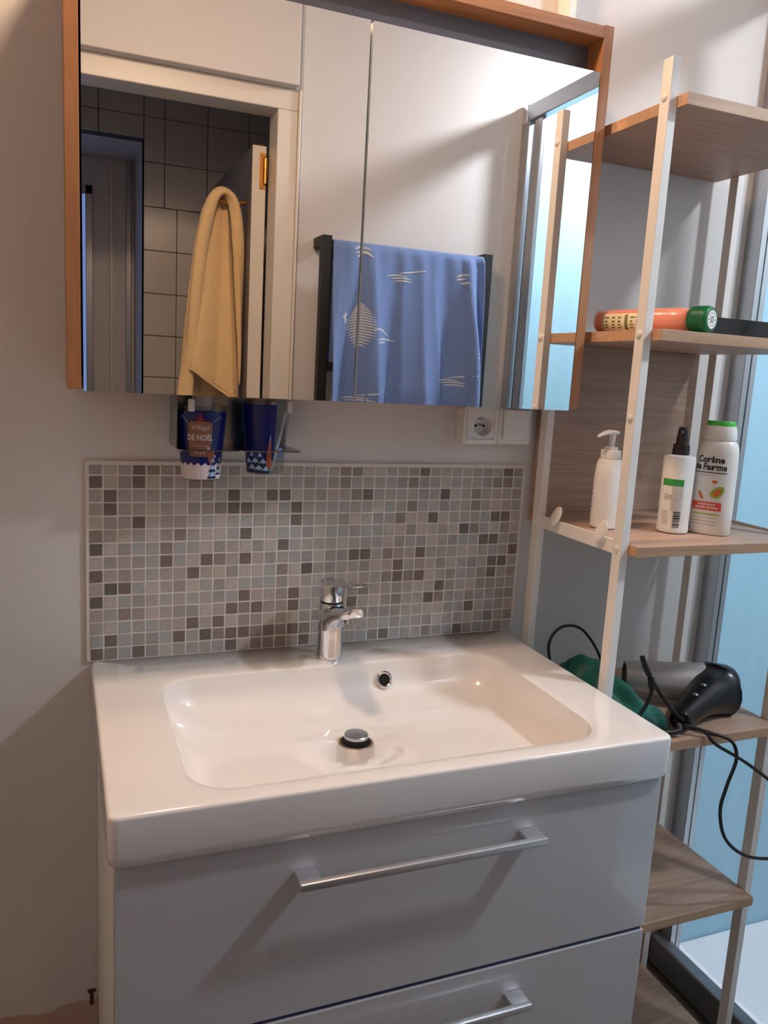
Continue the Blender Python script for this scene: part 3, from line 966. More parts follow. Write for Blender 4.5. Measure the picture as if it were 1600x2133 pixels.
# ================================================================== SOCKET AND SWITCH
sk = thing('power_socket', 'white surface mounted wall socket under the right mirror door', 'socket', (0.699, 0, 1.235))
yS = -0.032
sb = B()
NPs = 48
c0 = (0.7005, 1.2695)
def frame_hole(bm, x0, x1, z0, z1, c, rad, y0, y1, depth):
    outer = []
    for i in range(NPs):
        a = 2 * PI * i / NPs + 0.0327
        dx, dz = math.cos(a), math.sin(a)
        t = min(((x1 if dx > 0 else x0) - c[0]) / dx, ((z1 if dz > 0 else z0) - c[1]) / dz)
        outer.append((c[0] + dx * t, c[1] + dz * t))
    inner = [(c[0] + rad * math.cos(2 * PI * i / NPs + 0.0327), c[1] + rad * math.sin(2 * PI * i / NPs + 0.0327)) for i in range(NPs)]
    R = [[(x, y0, z) for x, z in outer], [(x, y1, z) for x, z in outer], [(x, y1, z) for x, z in inner], [(c[0] + (x - c[0]) * .94, y1 + depth, c[1] + (z - c[1]) * .94) for x, z in inner]]
    add_rings(bm, R)
frame_hole(sb, 0.659, 0.7325, 1.2345, 1.306, c0, 0.0198, -0.0005, yS, 0.016)
obj('socket_box', sb, MT['plastic_white'], sk)
sf = B()
add_box(sf, 0.6655, 0.6685, yS - 0.0025, yS, 1.241, 1.304, .001); add_box(sf, 0.7240, 0.7270, yS - 0.0025, yS, 1.241, 1.304, .001); add_box(sf, 0.6655, 0.7270, yS - 0.0025, yS, 1.241, 1.2435, .001)
obj('cover_frame', sf, MT['plastic_white'], sk)
b_ = B()
for x in (0.6925, 0.7095):
    add_lathe(b_, [(0.0026, 0), (0.0026, 0.0006)], n=12, org=Matrix.Translation((x, yS + 0.0156, 1.2685)) @ Matrix.Rotation(PI / 2, 4, 'X'))
obj('contact_hole', b_, MT['hole'], sk)
b_ = B(); add_lathe(b_, [(0.0024, 0), (0.0024, 0.006), (0.0015, 0.008)], n=12, org=Matrix.Translation((0.701, yS + 0.0155, 1.2705)) @ Matrix.Rotation(PI / 2, 4, 'X'))
obj('earth_pin', b_, MT['chrome_dark'], sk)
b_ = B(); add_box(b_, 0.6955, 0.7065, yS + 0.0150, yS + 0.0158, 1.2805, 1.2830)
obj('shutter_slot', b_, MT['alu_dark'], sk)
sw = thing('wall_switch', 'white surface mounted rocker switch beside the wall socket', 'switch', (0.772, 0, 1.24))
obj('switch_box', box(0.7335, 0.8065, yS, -0.0005, 1.2355, 1.306, 0.003), MT['plastic_white'], sw)
obj('rocker', box(0.742, 0.800, yS - 0.006, yS - .0005, 1.2435, 1.303, 0.003), MT['plastic_white'], sw)
wc = thing('wall_clip', 'small rusty metal clip in the wall low beside the vanity', 'clip', (0.0, 0, 0.215))
b_ = B()
add_box(b_, -0.010, 0.004, -0.004, -0.0005, 0.2165, 0.222, .0006); add_box(b_, -0.006, 0.0, -0.003, -0.0005, 0.190, 0.2165, .0006)
obj('clip_body', b_, MT['rust'], wc)

# ================================================================== SHELF UNIT
SX0, SX1 = 0.8205, 1.231
YA, YBk = -0.305, -0.052
su = thing('shelf_unit', 'tall open shelf rack with white metal posts and light oak shelves', 'shelf', (1.02, -0.17, FL))
PW, PD = 0.016, 0.022
for (x0, yc) in ((SX0, YA), (SX0, YBk), (SX1 - PW, YA), (SX1 - PW, YBk)):
    p = obj('post', box(x0, x0 + PW, yc - PD / 2, yc + PD / 2, FL, 1.852, 0.0012), MT['white_metal'], su)
    sgn = -1 if x0 < 1 else 1
    xf = x0 if sgn < 0 else x0 + PW
    for z in (1.795, 1.441, 1.307, 1.089, 0.731, 0.371):
        if sgn < 0 and yc == YBk and z > 1.31: continue
        b_ = B()
        add_lathe(b_, [(0.0062, 0.0), (0.0062, 0.0012), (0.0045, 0.0030), (0.001, 0.0036)], n=14,
                  org=Matrix.Translation((xf, yc, z)) @ Matrix.Rotation(sgn * PI / 2, 4, 'Y'))
        obj('bolt', b_, MT['white_metal'], p, smooth=True)
SH = [(1.780, 1.798), (1.432, 1.450), (1.080, 1.098), (0.722, 0.740), (0.362, 0.380), (0.002, 0.020)]
for (z0, z1) in SH:
    bb = B()
    add_box(bb, SX0 + PW + 0.0003, SX1 - PW - 0.0003, -0.338, -0.003, z0, z1, 0.0008)
    for f in bb.faces:
        f.normal_update()
        f.material_index = 0 if abs(f.normal.z) > 0.7 else 1
    obj('shelf', bb, [MT['shelf_wood'], MT['shelf_edge']], su)
obj('back_panel', box(SX0 + PW, SX1 - PW, -0.016, -0.004, 1.0985, 1.4315, 0.0006), MT['shelf_wood'], su)
for (xa, xb) in ((SX0 + 0.002, SX0 + 0.006), (SX1 - 0.006, SX1 - 0.002)):
    sr = obj('side_rail', box(xa, xb, YA + PD / 2, YBk - PD / 2, 1.078, 1.102, 0.0008), MT['white_metal'], su)
    if xa < 1:
        for y in (-0.125, -0.262):
            bb = B()
            T = Matrix.Translation((SX0 - 0.001, y, 1.110)) @ Matrix.Rotation(math.radians(24), 4, 'X') @ Matrix.Rotation(math.radians(-78), 4, 'Y')
            add_lathe(bb, [(0.010, 0.0), (0.0105, 0.001), (0.0105, 0.003), (0.009, 0.0038)], n=24, sx=2.0, sy=1.15, org=T)
            obj('hook', bb, MT['white_metal'], sr, smooth=True)
# ------------------------------------------------------------------ bottles on the shelf
def surf(c, rx, ry, rot, off=0.0, sl=None):
    """u metres along the front (label side faces -y before rotation), v height above base"""
    def fn(u, v):
        sx_, sy_2 = (1, 1) if sl is None else sl(v)
        a = -PI / 2 + u / rx
        p = Vector(((rx * sx_ + off) * math.cos(a), (ry * sy_2 + off) * math.sin(a), 0))
        p = Matrix.Rotation(rot, 3, 'Z') @ p
        return Vector((c[0] + p.x, c[1] + p.y, c[2] + v))
    return fn
ZS3 = 1.0985
# pump bottle
PC = (0.889, -0.176)
t = thing('pump_bottle', 'plain white lotion bottle with a white pump head on the middle shelf', 'bottle', (PC[0], PC[1], ZS3))
b_ = B()
add_lathe(b_, [(0.022, ZS3), (0.0255, ZS3 + 0.003), (0.0262, ZS3 + 0.03), (0.0258, ZS3 + 0.095), (0.0235, ZS3 + 0.118), (0.0195, ZS3 + 0.1275), (0.0165, ZS3 + 0.129)], PC, 40)
obj('bottle_body', b_, MT['pump'], t, smooth=True)
b_ = B(); add_lathe(b_, [(0.0182, ZS3 + 0.129), (0.0182, ZS3 + 0.1425), (0.0175, ZS3 + 0.1435), (0.0115, ZS3 + 0.144), (0.0115, ZS3 + 0.149), (0.006, ZS3 + 0.150)], PC, 32)
obj('pump_collar', b_, MT['pump'], t, smooth=True)
b_ = B(); add_lathe(b_, [(0.0045, ZS3 + 0.149), (0.0045, ZS3 + 0.153), (0.0052, ZS3 + 0.160), (0.0062, ZS3 + 0.170), (0.0062, ZS3 + 0.174)], PC, 20)
obj('pump_stem', b_, MT['pump'], t, smooth=True)
b_ = B()
rs = []
dv = Matrix.Rotation(math.radians(14), 3, 'Z')
for x, hw, z, h in ((0.012, 0.006, 0.1725, 0.005), (0.004, 0.0085, 0.1725, 0.007), (-0.006, 0.0088, 0.1725, 0.0075), (-0.018, 0.0070, 0.1720, 0.006), (-0.030, 0.0050, 0.1695, 0.005), (-0.038, 0.0040, 0.1670, 0.0045)):
    rs.append([dv @ Vector((x, p.x, p.y)) + Vector((PC[0], PC[1], ZS3)) for p in rrect(-hw, hw, z, z + h, h * .45, 0, 4)])
add_rings(b_, rs)
obj('pump_head', b_, MT['pump'], t, smooth=True, angle=60)
b_ = B()
fp = surf((PC[0], PC[1], ZS3), 0.0258, 0.0258, math.radians(-118), 0.0006)
for k in range(9):
    u = random.uniform(-.006, .004); w = random.uniform(.004, .012)
    grid_patch(b_, fp, u - w / 2, u + w / 2, 0.030 + k * 0.008, 0.0325 + k * 0.008, 4, 1)
obj('label_print', b_, MT['ink_grey'], t)

# spray bottle
SC = (1.004, -0.226)
t = thing('spray_bottle', 'white spray bottle with dark brown nozzle, green band and barcode on the middle shelf', 'bottle', (SC[0], SC[1], ZS3))
b_ = B()
add_lathe(b_, [(0.024, ZS3), (0.0275, ZS3 + 0.002), (0.0285, ZS3 + 0.008), (0.0272, ZS3 + 0.014), (0.0275, ZS3 + 0.022), (0.0282, ZS3 + 0.136), (0.0270, ZS3 + 0.1405), (0.018, ZS3 + 0.1425)], SC, 40)
obj('bottle_body', b_, MT['pump'], t, smooth=True)
b_ = B()
add_lathe(b_, [(0.0150, ZS3 + 0.1425), (0.0152, ZS3 + 0.144), (0.0142, ZS3 + 0.161), (0.0105, ZS3 + 0.1625), (0.0100, ZS3 + 0.172), (0.0080, ZS3 + 0.190), (0.0072, ZS3 + 0.1925)], SC, 28)
noz = obj('spray_nozzle', b_, MT['brown'], t, smooth=True)
b_ = B(); add_lathe(b_, [(0.0022, 0), (0.0022, 0.001)], n=10, org=Matrix.Translation((SC[0] - 0.006, SC[1] - 0.006, ZS3 + 0.184)) @ Matrix.Rotation(PI / 2, 4, 'X') )
obj('nozzle_hole', b_, MT['ink_grey'], noz)
rotS = math.radians(-44)
fs = surf((SC[0], SC[1], ZS3), 0.0280, 0.0280, rotS, 0.0006)
b_ = B(); grid_patch(b_, fs, -0.026, 0.0015, 0.0875, 0.0995, 12, 1); grid_patch(b_, fs, 0.0022, 0.0130, 0.0875, 0.0995, 6, 1)
obj('green_band', b_, MT['green_lab'], t)
b_ = B()
for k in range(7):
    w = random.uniform(0.8, 1.0)
    grid_patch(b_, fs, -0.020 if k > 3 else -0.006, 0.016 * w, 0.0835 - k * 0.0035, 0.0845 - k * 0.0035, 8, 1)
for k in range(7):
    grid_patch(b_, fs, -0.006, 0.015 * random.uniform(.8, 1), 0.0600 - k * 0.003, 0.0608 - k * 0.003, 6, 1)
for k in range(6):
    grid_patch(b_, fs, -0.021, -0.010 * random.uniform(.8, 1.1), 0.0400 - k * 0.0045, 0.0410 - k * 0.0045, 5, 1)
obj('small_print', b_, MT['ink_grey'], t)
b_ = B()
v = 0.012
rb = random.Random(3)
while v < 0.041:
    h = rb.choice((0.0006, 0.0010, 0.0016, 0.0022))
    grid_patch(b_, fs, 0.000, 0.0125, v, v + h, 5, 1)
    v += h + rb.choice((0.0006, 0.0009, 0.0014))
obj('barcode', b_, MT['ink'], t)

# tall oval bottle
TC = (1.072, -0.246)
rotT = math.radians(-55)
t = thing('shampoo_bottle', 'tall white oval bottle with bright green topped cap on the middle shelf', 'bottle', (TC[0], TC[1], ZS3))
prof = [(0.0, .93, .90), (0.003, 1.0, 1.0), (0.05, 1.0, 1.0), (0.12, 0.985, .985), (0.150, 0.965, 0.965), (0.160, 0.93, 0.93), (0.167, 0.84, 0.86), (0.171, 0.76, .80), (0.1725, 0.70, .76)]
RXT, RYT = 0.0370, 0.0270
def supell(rx, ry, n, c, z, rot):
    out = []
    for i in range(n):
        a = 2 * PI * i / n
        ca, sa = math.cos(a), math.sin(a)
        e = 0.8
        p = Vector((rx * math.copysign(abs(ca) ** e, ca), ry * math.copysign(abs(sa) ** e, sa), 0))
        p = Matrix.Rotation(rot, 3, 'Z') @ p
        out.append(Vector((c[0] + p.x, c[1] + p.y, z)))
    return out
b_ = B()
add_rings(b_, [supell(RXT * a, RYT * b, 44, TC, ZS3 + h, rotT) for h, a, b in prof])
obj('bottle_body', b_, MT['pump'], t, smooth=True, angle=60)
b_ = B()
add_rings(b_, [supell(RXT * a, RYT * a * 1.05, 40, TC, ZS3 + h, rotT) for h, a in ((0.1725, 0.76), (0.176, 0.78), (0.192, 0.74), (0.1985, 0.68))])
cp = obj('cap', b_, MT['plastic_white'], t, smooth=True, angle=60)
b_ = B()
add_rings(b_, [supell(RXT * a, RYT * a * 1.05, 40, TC, ZS3 + h, rotT) for h, a in ((0.1986, 0.69), (0.2040, 0.66), (0.2065, 0.62))])
obj('cap_lid', b_, MT['green_lid'], cp, smooth=True, angle=60)
def ft_(off):
    def fn(u, v):
        e = 0.8
        a = -PI / 2 + u / RXT * 0.95
        ca, sa = math.cos(a), math.sin(a)
        p = Vector(((RXT + off) * math.copysign(abs(ca) ** e, ca), (RYT + off) * math.copysign(abs(sa) ** e, sa), 0))
        p = Matrix.Rotation(rotT, 3, 'Z') @ p
        return Vector((TC[0] + p.x, TC[1] + p.y, ZS3 + v))
    return fn
ft = ft_(0.0007)
LC = -0.006
b_ = B()
text_mesh(b_, 'Corine', 0.0165, ft, cu=LC, cv=0.1375, bold=.0005, sx=0.95)
text_mesh(b_, 'de Farme', 0.0165, ft, cu=LC, cv=0.1240, bold=.0005, sx=0.90)
grid_patch(b_, ft, LC - 0.030, LC + 0.030, 0.1135, 0.1150, 16, 1)
obj('brand_lettering', b_, MT['ink'], t)
b_ = B(); fan(b_, ft, ell(LC + 0.017, 0.0795, 0.0130, 0.0090, 20, 0.75))
obj('avocado_skin', b_, MT['lime'], t)
b_ = B(); fan(b_, ft_(0.0011), ell(LC + 0.016, 0.0790, 0.0085, 0.0050, 16, 0.75)); fan(b_, ft, ell(LC + 0.010, 0.098, 0.004, 0.003, 6)); fan(b_, ft, ell(LC - 0.008, 0.072, 0.003, 0.009, 8, 0.5))
obj('fruit_print', b_, MT['orange'], t)
b_ = B(); grid_patch(b_, ft, LC - 0.026, LC + 0.026, 0.0455, 0.0605, 14, 1)
obj('coral_box', b_, MT['red_lab'], t)
b_ = B()
for v_, w in ((0.0560, 0.014), (0.0505, 0.020)):
    u = LC - w + .004
    while u < LC + w:
        ww = random.uniform(.0015, .0032); grid_patch(b_, ft_(0.0011), u, u + ww, v_ - .0016, v_ + .0016, 2, 1); u += ww + .001
obj('box_print', b_, MT['label_white'], t)
b_ = B(); grid_patch(b_, ft, LC - 0.021, LC + 0.024, 0.0370, 0.0395, 10, 1)
obj('lime_line', b_, MT['lime'], t)
b_ = B()
for k in range(3): grid_patch(b_, ft, LC - 0.024, LC + 0.020, 0.0310 - k * .006, 0.0318 - k * .006, 10, 1)
grid_patch(b_, ft, LC - 0.020, LC + 0.008, 0.1085, 0.1093, 8, 1)
obj('small_print', b_, MT['ink_grey'], t)

# lying peach bottle on the second shelf
ZS2 = 1.4505
t = thing('shower_gel_bottle', 'peach shower gel bottle with dark green cap lying on its side on the second shelf', 'bottle', (0.90, -0.24, ZS2))
pa, pb = Vector((0.884, -0.112, ZS2 + 0.0215)), Vector((0.956, -0.318, ZS2 + 0.0225))
LS = 1.215
ax = (pb - pa).normalized(); sd = Vector((-ax.y, ax.x, 0)); upz = Vector((0, 0, 1))
def lie(s, r1, r2, n=32, base=pa, e=0.85, dz=0.0):
    out = []
    for i in range(n):
        a = 2 * PI * i / n
        ca, sa = math.cos(a), math.sin(a)
        out.append(base + ax * (s * LS) + sd * (r1 * math.copysign(abs(ca) ** e, ca)) + upz * (r2 * math.copysign(abs(sa) ** e, sa) + dz))
    return out
b_ = B()
add_rings(b_, [lie(s, a, b) for s, a, b in ((0.0, 0.020, 0.0165), (0.003, 0.025, 0.0195), (0.010, 0.027, 0.0205), (0.04, 0.028, 0.0212), (0.10, 0.028, 0.0214), (0.128, 0.0265, 0.0214), (0.143, 0.021, 0.0195), (0.149, 0.016, 0.016))])
obj('bottle_body', b_, MT['peach'], t, smooth=True, angle=60)
b_ = B()
add_rings(b_, [lie(s, a, a, e=1.0, dz=0.0008) for s, a in ((0.148, 0.0195), (0.150, 0.0222), (0.156, 0.0228), (0.170, 0.0226), (0.1755, 0.0210), (0.1770, 0.0190))])
cp = obj('cap', b_, MT['green_cap'], t, smooth=True, angle=50)
b_ = B()
add_rings(b_, [lie(s, 0.0150, 0.0150, e=1.0, dz=0.0008) for s in (0.1771, 0.1776)])
obj('cap_sticker', b_, MT['label_white'], cp)
b_ = B()
for i in range(10):
    a = 2 * PI * i / 10
    for r in (0.0105, 0.0040):
        c_ = pa + ax * (0.1779 * LS) + sd * (r * math.cos(a)) + upz * (r * math.sin(a) + .0008)
        V = [b_.verts.new(c_ + sd * x + upz * z) for x, z in ((-.0012, -.0008), (.0012, -.0008), (.0012, .0008), (-.0012, .0008))]
        b_.faces.new(V)
obj('sticker_print', b_, MT['ink'], cp)
def fl(s, h, off=0.0006):
    # side facing the camera is -sd... label wraps on that side
    a = PI + h / 0.024
    ca, sa = math.cos(a), math.sin(a)
    e = 0.85
    return pa + ax * (s * LS) + sd * ((0.0280 + off) * math.copysign(abs(ca) ** e, ca)) + upz * ((0.0213 + off) * math.copysign(abs(sa) ** e, sa))
side_sign = 1 if (sd.dot(M.translation - pa) < 0) else -1
flf = (lambda s, h, off=.0006: fl(s, h, off)) if side_sign > 0 else (lambda s, h, off=.0006: pa + ax * (s * LS) + sd * ((0.0280 + off) * math.cos(h / 0.024)) + upz * ((0.0213 + off) * math.sin(h / 0.024)))
hs = -1 if side_sign > 0 else 1
b_ = B(); grid_patch(b_, lambda s, h: flf(s, hs * h), 0.018, 0.100, -0.020, 0.012, 6, 8)
obj('cream_label', b_, MT['label_cream'], t)
b_ = B()
grid_patch(b_, lambda s, h: flf(s, hs * h, .001), 0.020, 0.0215, -0.018, 0.009, 1, 6)
grid_patch(b_, lambda s, h: flf(s, hs * h, .001), 0.057, 0.0620, -0.018, 0.009, 1, 6)
for s0 in (0.024, 0.036, 0.046, 0.066, 0.076):
    for k in range(4):
        h0 = -0.014 + k * 0.0055
        grid_patch(b_, lambda s, h: flf(s, hs * h, .001), s0, s0 + random.uniform(.004, .008), h0, h0 + .0026, 2, 1)
obj('label_print', b_, MT['ink_olive'], t)

bt = thing('black_tray', 'flat black plastic tray at the end of the second shelf', 'tray', (1.116, -0.11, ZS2))
b_ = B()
add_rings(b_, [rrect(1.022, 1.212, -0.195, -0.030, 0.006, ZS2, 4), rrect(1.020, 1.2125, -0.198, -0.028, 0.006, ZS2 + 0.041, 4), rrect(1.026, 1.2095, -0.194, -0.032, 0.005, ZS2 + 0.041, 4), rrect(1.029, 1.2085, -0.190, -0.034, 0.005, ZS2 + 0.004, 4)])
obj('tray_body', b_, MT['black'], bt, smooth=True, angle=40)

# ------------------------------------------------------------------ hair dryer
ZS4 = 0.7405
hd = thing('hair_dryer', 'silver and black hair dryer lying on the fourth shelf', 'hair dryer', (1.10, -0.20, ZS4))
da, db = Vector((1.000, -0.146, ZS4 + 0.046)), Vector((1.165, -0.238, ZS4 + 0.045))
dx_ = (db - da).normalized(); ds = Vector((-dx_.y, dx_.x, 0)); dz_ = Vector((0, 0, 1))
def circ(s, r, n=36, sq=1.0):
    return [da + dx_ * s + ds * (r * math.cos(2 * PI * i / n)) + dz_ * (r * math.sin(2 * PI * i / n) * sq) for i in range(n)]
b_ = B()
add_rings(b_, [circ(s, r) for s, r in ((0.0, 0.026), (0.0, 0.030), (0.012, 0.032), (0.05, 0.0345), (0.10, 0.038), (0.140, 0.0415), (0.160, 0.0425))], cap0=False)
br = obj('barrel', b_, MT['silver'], hd, smooth=True, angle=60)
b_ = B()
add_rings(b_, [circ(s, r) for s, r in ((0.012, 0.0235), (0.014, 0.0290))])
obj('outlet_grille', b_, MT['hole'], br)
b_ = B()
add_rings(b_, [circ(s, r) for s, r in ((0.150, 0.0420), (0.156, 0.0440), (0.180, 0.0440), (0.196, 0.0420), (0.208, 0.037), (0.216, 0.027), (0.219, 0.012))])
rc = obj('rear_cover', b_, MT['black_gloss'], hd, smooth=True, angle=60)
b_ = B()
for k in range(7):
    s = 0.186 + k * 0.0042
    r = [0.0432, 0.0424, 0.0412, 0.0396, 0.0376, 0.035, 0.031][k]
    for sgn in (-1,):
        pts = [da + dx_ * s + ds * ((r + .0006) * math.cos(a)) + dz_ * ((r + .0006) * math.sin(a)) for a in [PI * 0.62 + i * PI * 0.8 / 14 for i in range(15)]]
        add_tube(b_, pts, 0.0009, 5)
obj('vent_ribs', b_, MT['black'], rc)
# black cowl that joins the handle
h0 = da + dx_ * 0.150 - ds * 0.018 - dz_ * 0.006
h1 = Vector((0.998, -0.310, ZS4 + 0.022))
b_ = B()
hp = catmull([h0 + dx_ * 0.02, h0 - ds * 0.026, h0.lerp(h1, 0.45) + Vector((0.008, -.004, .004)), h0.lerp(h1, 0.8), h1], 6)
rad = []
for i in range(len(hp)):
    q = i / (len(hp) - 1)
    rad.append(0.036 * (1 - q) ** 2 + 0.0185 + 0.003 * q * (1 - q) * 4 - (0.004 if q > .97 else 0))
add_tube(b_, hp, rad, 20)
hh = obj('handle', b_, MT['black_gloss'], hd, smooth=True, angle=60)
b_ = B()
for q in (0.45, 0.62):
    p = hp[int(q * (len(hp) - 1))]
    r_ = rad[int(q * (len(hp) - 1))]
    bmesh.ops.create_uvsphere(b_, u_segments=10, v_segments=8, radius=0.0065, matrix=Matrix.Translation(p + Vector((-.005, -.005, r_ * 0.93))) @ Matrix.Scale(0.45, 4, (0, 0, 1)))
obj('speed_switch', b_, MT['chrome_dark'], hh, smooth=True)
# hanging loop at the handle end and the power cord
b_ = B()
add_tube(b_, catmull([h1 + Vector((-.008, -.006, -.002)), (0.985, -0.325, ZS4 + 0.012), (0.955, -0.318, ZS4 + 0.008), (0.930, -0.300, ZS4 + 0.005)], 6), 0.0055, 10)
obj('plug_lead', b_, MT['black'], hd, smooth=True)
b_ = B()
add_tube(b_, catmull([h1 + Vector((.004, -.010, -.004)), (1.030, -0.338, ZS4 + 0.012), (1.050, -0.350, 0.730), (1.110, -0.362, 0.695), (1.175, -0.37, 0.650), (1.235, -0.38, 0.600), (1.270, -0.39, 0.540), (1.262, -0.385, 0.500), (1.215, -0.372, 0.486), (1.150, -0.362, 0.497), (1.095, -0.360, 0.540), (1.072, -0.360, 0.600), (1.080, -0.360, 0.650), (1.094, -0.360, 0.700), (1.080, -0.356, 0.735), (1.050, -0.332, ZS4 + 0.004), (1.030, -0.305, ZS4 + 0.004)], 7), 0.0032, 8)
obj('power_cord', b_, MT['black'], hd, smooth=True)
b_ = B()
add_tube(b_, catmull([(0.905, -0.300, 0.890), (0.915, -0.302, 0.868), (0.930, -0.304, 0.845), (0.955, -0.308, 0.812), (0.985, -0.312, 0.780), (1.005, -0.314, 0.764)], 6), [0.0048] * 5 + [0.0055] * 5 + [0.0036] * 21, 8)
add_tube(b_, catmull([(0.926, -0.304, 0.850), (0.932, -0.303, 0.825), (0.925, -0.300, 0.795), (0.905, -0.296, 0.765), (0.880, -0.292, ZS4 + 0.005)], 6), [0.006] * 6 + [0.0034] * 19, 8)
obj('cable_loop', b_, MT['black'], hd, smooth=True)

cb = thing('black_cable', 'thin black cable arching above the shelf beside the basin', 'cable', (0.90, -0.10, ZS4))
b_ = B()
add_tube(b_, catmull([(0.868, -0.10, ZS4 + 0.003), (0.860, -0.10, 0.790), (0.847, -0.10, 0.835), (0.850, -0.10, 0.862), (0.868, -0.10, 0.881), (0.895, -0.10, 0.884), (0.920, -0.10, 0.875), (0.940, -0.10, 0.857), (0.960, -0.10, 0.832), (0.974, -0.10, 0.808), (0.980, -0.10, 0.785), (0.982, -0.10, ZS4 + 0.003)], 7), 0.0030, 8)
obj('cable_sheath', b_, MT['black'], cb, smooth=True)

# crumpled green cloth
gc = B()
NU, NV = 46, 40
rg = random.Random(5)
def gcl(u, v):
    x = 0.862 + (0.095 + 0.050 * v) * u + 0.006 * math.sin(5 * v + 1)
    y = -0.030 - 0.262 * v + 0.010 * math.sin(7 * u)
    env = (math.sin(PI * min(max(u, 0), 1)) ** 0.5) * (math.sin(PI * min(max(v, 0), 1)) ** 0.45)
    rd = lambda q: 1 - abs(math.sin(q))
    h = 0.040 + 0.026 * rd(3.1 * u + 2.2 * v + 0.4) + 0.026 * rd(6.3 * v - 4.7 * u + 1.0) + 0.016 * rd(9.5 * u + 5.0 * v) + 0.004 * math.sin(14 * v + 9 * u)
    return Vector((x + 0.006 * math.sin(23 * v), y + 0.006 * math.sin(19 * u), ZS4 + 0.001 + max(0.0, env * h)))
grid_patch(gc, gcl, 0, 1, 0, 1, NU, NV)
o = tag(obj('green_cloth', gc, MT['cloth_green'], loc=(0.95, -0.12, ZS4), smooth=True, angle=180), 'crumpled dark green cloth lying on the shelf behind the basin', 'cloth')
sm = o.modifiers.new('thick', 'SOLIDIFY'); sm.thickness = 0.002; sm.offset = 1

# ================================================================== TOWEL RAIL AND BLUE TOWEL
TY = -1.222
trl = thing('towel_rail', 'black square tube towel ladder on the wall opposite the mirror', 'towel rail', (0.92, YD, 0.80))
for x in (0.650, 1.168):
    p = obj('upright', box(x, x + 0.028, TY - 0.014, TY + 0.014, 0.85, 1.732, 0.001), MT['black'], trl)
    for z in (1.704, 0.88):
        obj('wall_bracket', box(x, x + 0.028, YD + 0.0005, TY - 0.0141, z, z + 0.028, 0.001), MT['black'], p)
for z in (1.690, 1.36, 1.05):
    obj('crossbar', box(0.6781, 1.1679, TY - 0.010, TY + 0.010, z, z + 0.020, 0.001), MT['black'], trl)

TU0, TU1 = 0.682, 1.166
def towel_pt(u, v, off=0.0):
    """u 0..1 across, v metres of drop in front (negative = behind the bar)"""
    # pleats deepen with the drop; gathered towards the right end
    top = 1.7125
    k = min(max((v - 0.03) / 0.36, 0), 1.2)
    ph = u * 2 * PI
    pk = lambda q: (1 - abs(math.sin(q))) ** 0.8
    fold = (0.052 * pk(PI * (u * 3.1 + 0.30 * (u - 0.55) * k) + 0.75) + 0.024 * pk(PI * (u * 5.3 - 0.9 * (u - 0.4) * k) + 2.0) + 0.008 * math.sin(ph * 1.1 + 2.5 * k)) * k
    fold += 0.004 * math.sin(ph * 9.0 + 1.2) * max(0.0, 0.6 - k)
    if u > 0.84:
        fold += 0.024 * math.sin((u - 0.84) / 0.16 * 2.0 * PI) * (0.35 + 0.65 * k)
    if u < 0.16:
        fold += 0.012 * math.sin((0.16 - u) / 0.16 * 1.5 * PI) * (0.3 + 0.7 * k)
    spread = 1.0 + 0.05 * k
    x = TU0 + (TU1 - TU0) * (0.5 + (u - 0.5) * spread) + 0.006 * math.sin(ph * 3.2 + 2.2) * k
    x = min(max(x, 0.640 if k > 0.2 else 0.681), 1.195)
    R = 0.0165
    if v < 0:      # behind
        y, z = TY - R + 0.002, top + v
    elif v < R * PI:
        a = v / R
        y, z = TY - R * math.cos(a), top + R * math.sin(a) * 0.6
    else:
        y, z = TY + R + fold + 0.006 * k, top - (v - R * PI)
    y += off
    return Vector((x, y, z))
b_ = B()
grid_patch(b_, lambda u, v: towel_pt(u, v), 0, 1, -0.36, 0.70, 96, 70)
bt_ = tag(obj('blue_towel', b_, MT['towel_blue'], loc=(0.924, TY, 1.71), smooth=True, angle=180), 'blue bath towel with pale sketched marks draped over the black towel rail', 'towel')
sm = bt_.modifiers.new('thick', 'SOLIDIFY'); sm.thickness = 0.003; sm.offset = 0
b_ = B()
def stroke(pts, w):
    P = catmull([(p[0], p[1], 0) for p in pts], 6)
    prev = None
    for i, p in enumerate(P):
        d = P[min(i + 1, len(P) - 1)] - P[max(i - 1, 0)]
        n = Vector((-d.y, d.x, 0))
        n = n.normalized() if n.length > 0 else Vector((0, 1, 0))
        q = i / (len(P) - 1)
        ww = w * (0.25 + 0.75 * math.sin(PI * min(max(q, 0.05), 0.95)))
        # u is fraction of width (0.484 m), v metres
        a = towel_pt(p.x + n.x * ww / 0.484, p.y + n.y * ww, 0.0024)
        c = towel_pt(p.x - n.x * ww / 0.484, p.y - n.y * ww, 0.0024)
        va, vc = b_.verts.new(a), b_.verts.new(c)
        if prev: b_.faces.new((prev[0], va, vc, prev[1]))
        prev = (va, vc)
V0 = 0.052
def wave(u, v):
    stroke([(u, v + .014), (u + .07, v + .010), (u + .13, v + .012)], .0022)
    stroke([(u + .08, v + .004), (u + .16, v - .002), (u + .25, v - .010)], .0022)
    stroke([(u + .03, v + .020), (u + .10, v + .017), (u + .16, v + .020)], .0022)
    stroke([(u + .05, v + .027), (u + .11, v + .025), (u + .17, v + .028)], .0022)
wave(0.34, V0 + 0.062)
stroke([(0.80, V0 + .060), (0.84, V0 + .052), (0.87, V0 + .054)], .003); stroke([(0.80, V0 + .068), (0.85, V0 + .063)], .003); stroke([(0.82, V0 + .078), (0.87, V0 + .075)], .003)
stroke([(0.24, V0 + .235), (0.30, V0 + .232), (0.37, V0 + .248)], .003); stroke([(0.27, V0 + .262), (0.33, V0 + .258), (0.42, V0 + .262)], .003); stroke([(0.27, V0 + .270), (0.35, V0 + .267)], .0026)
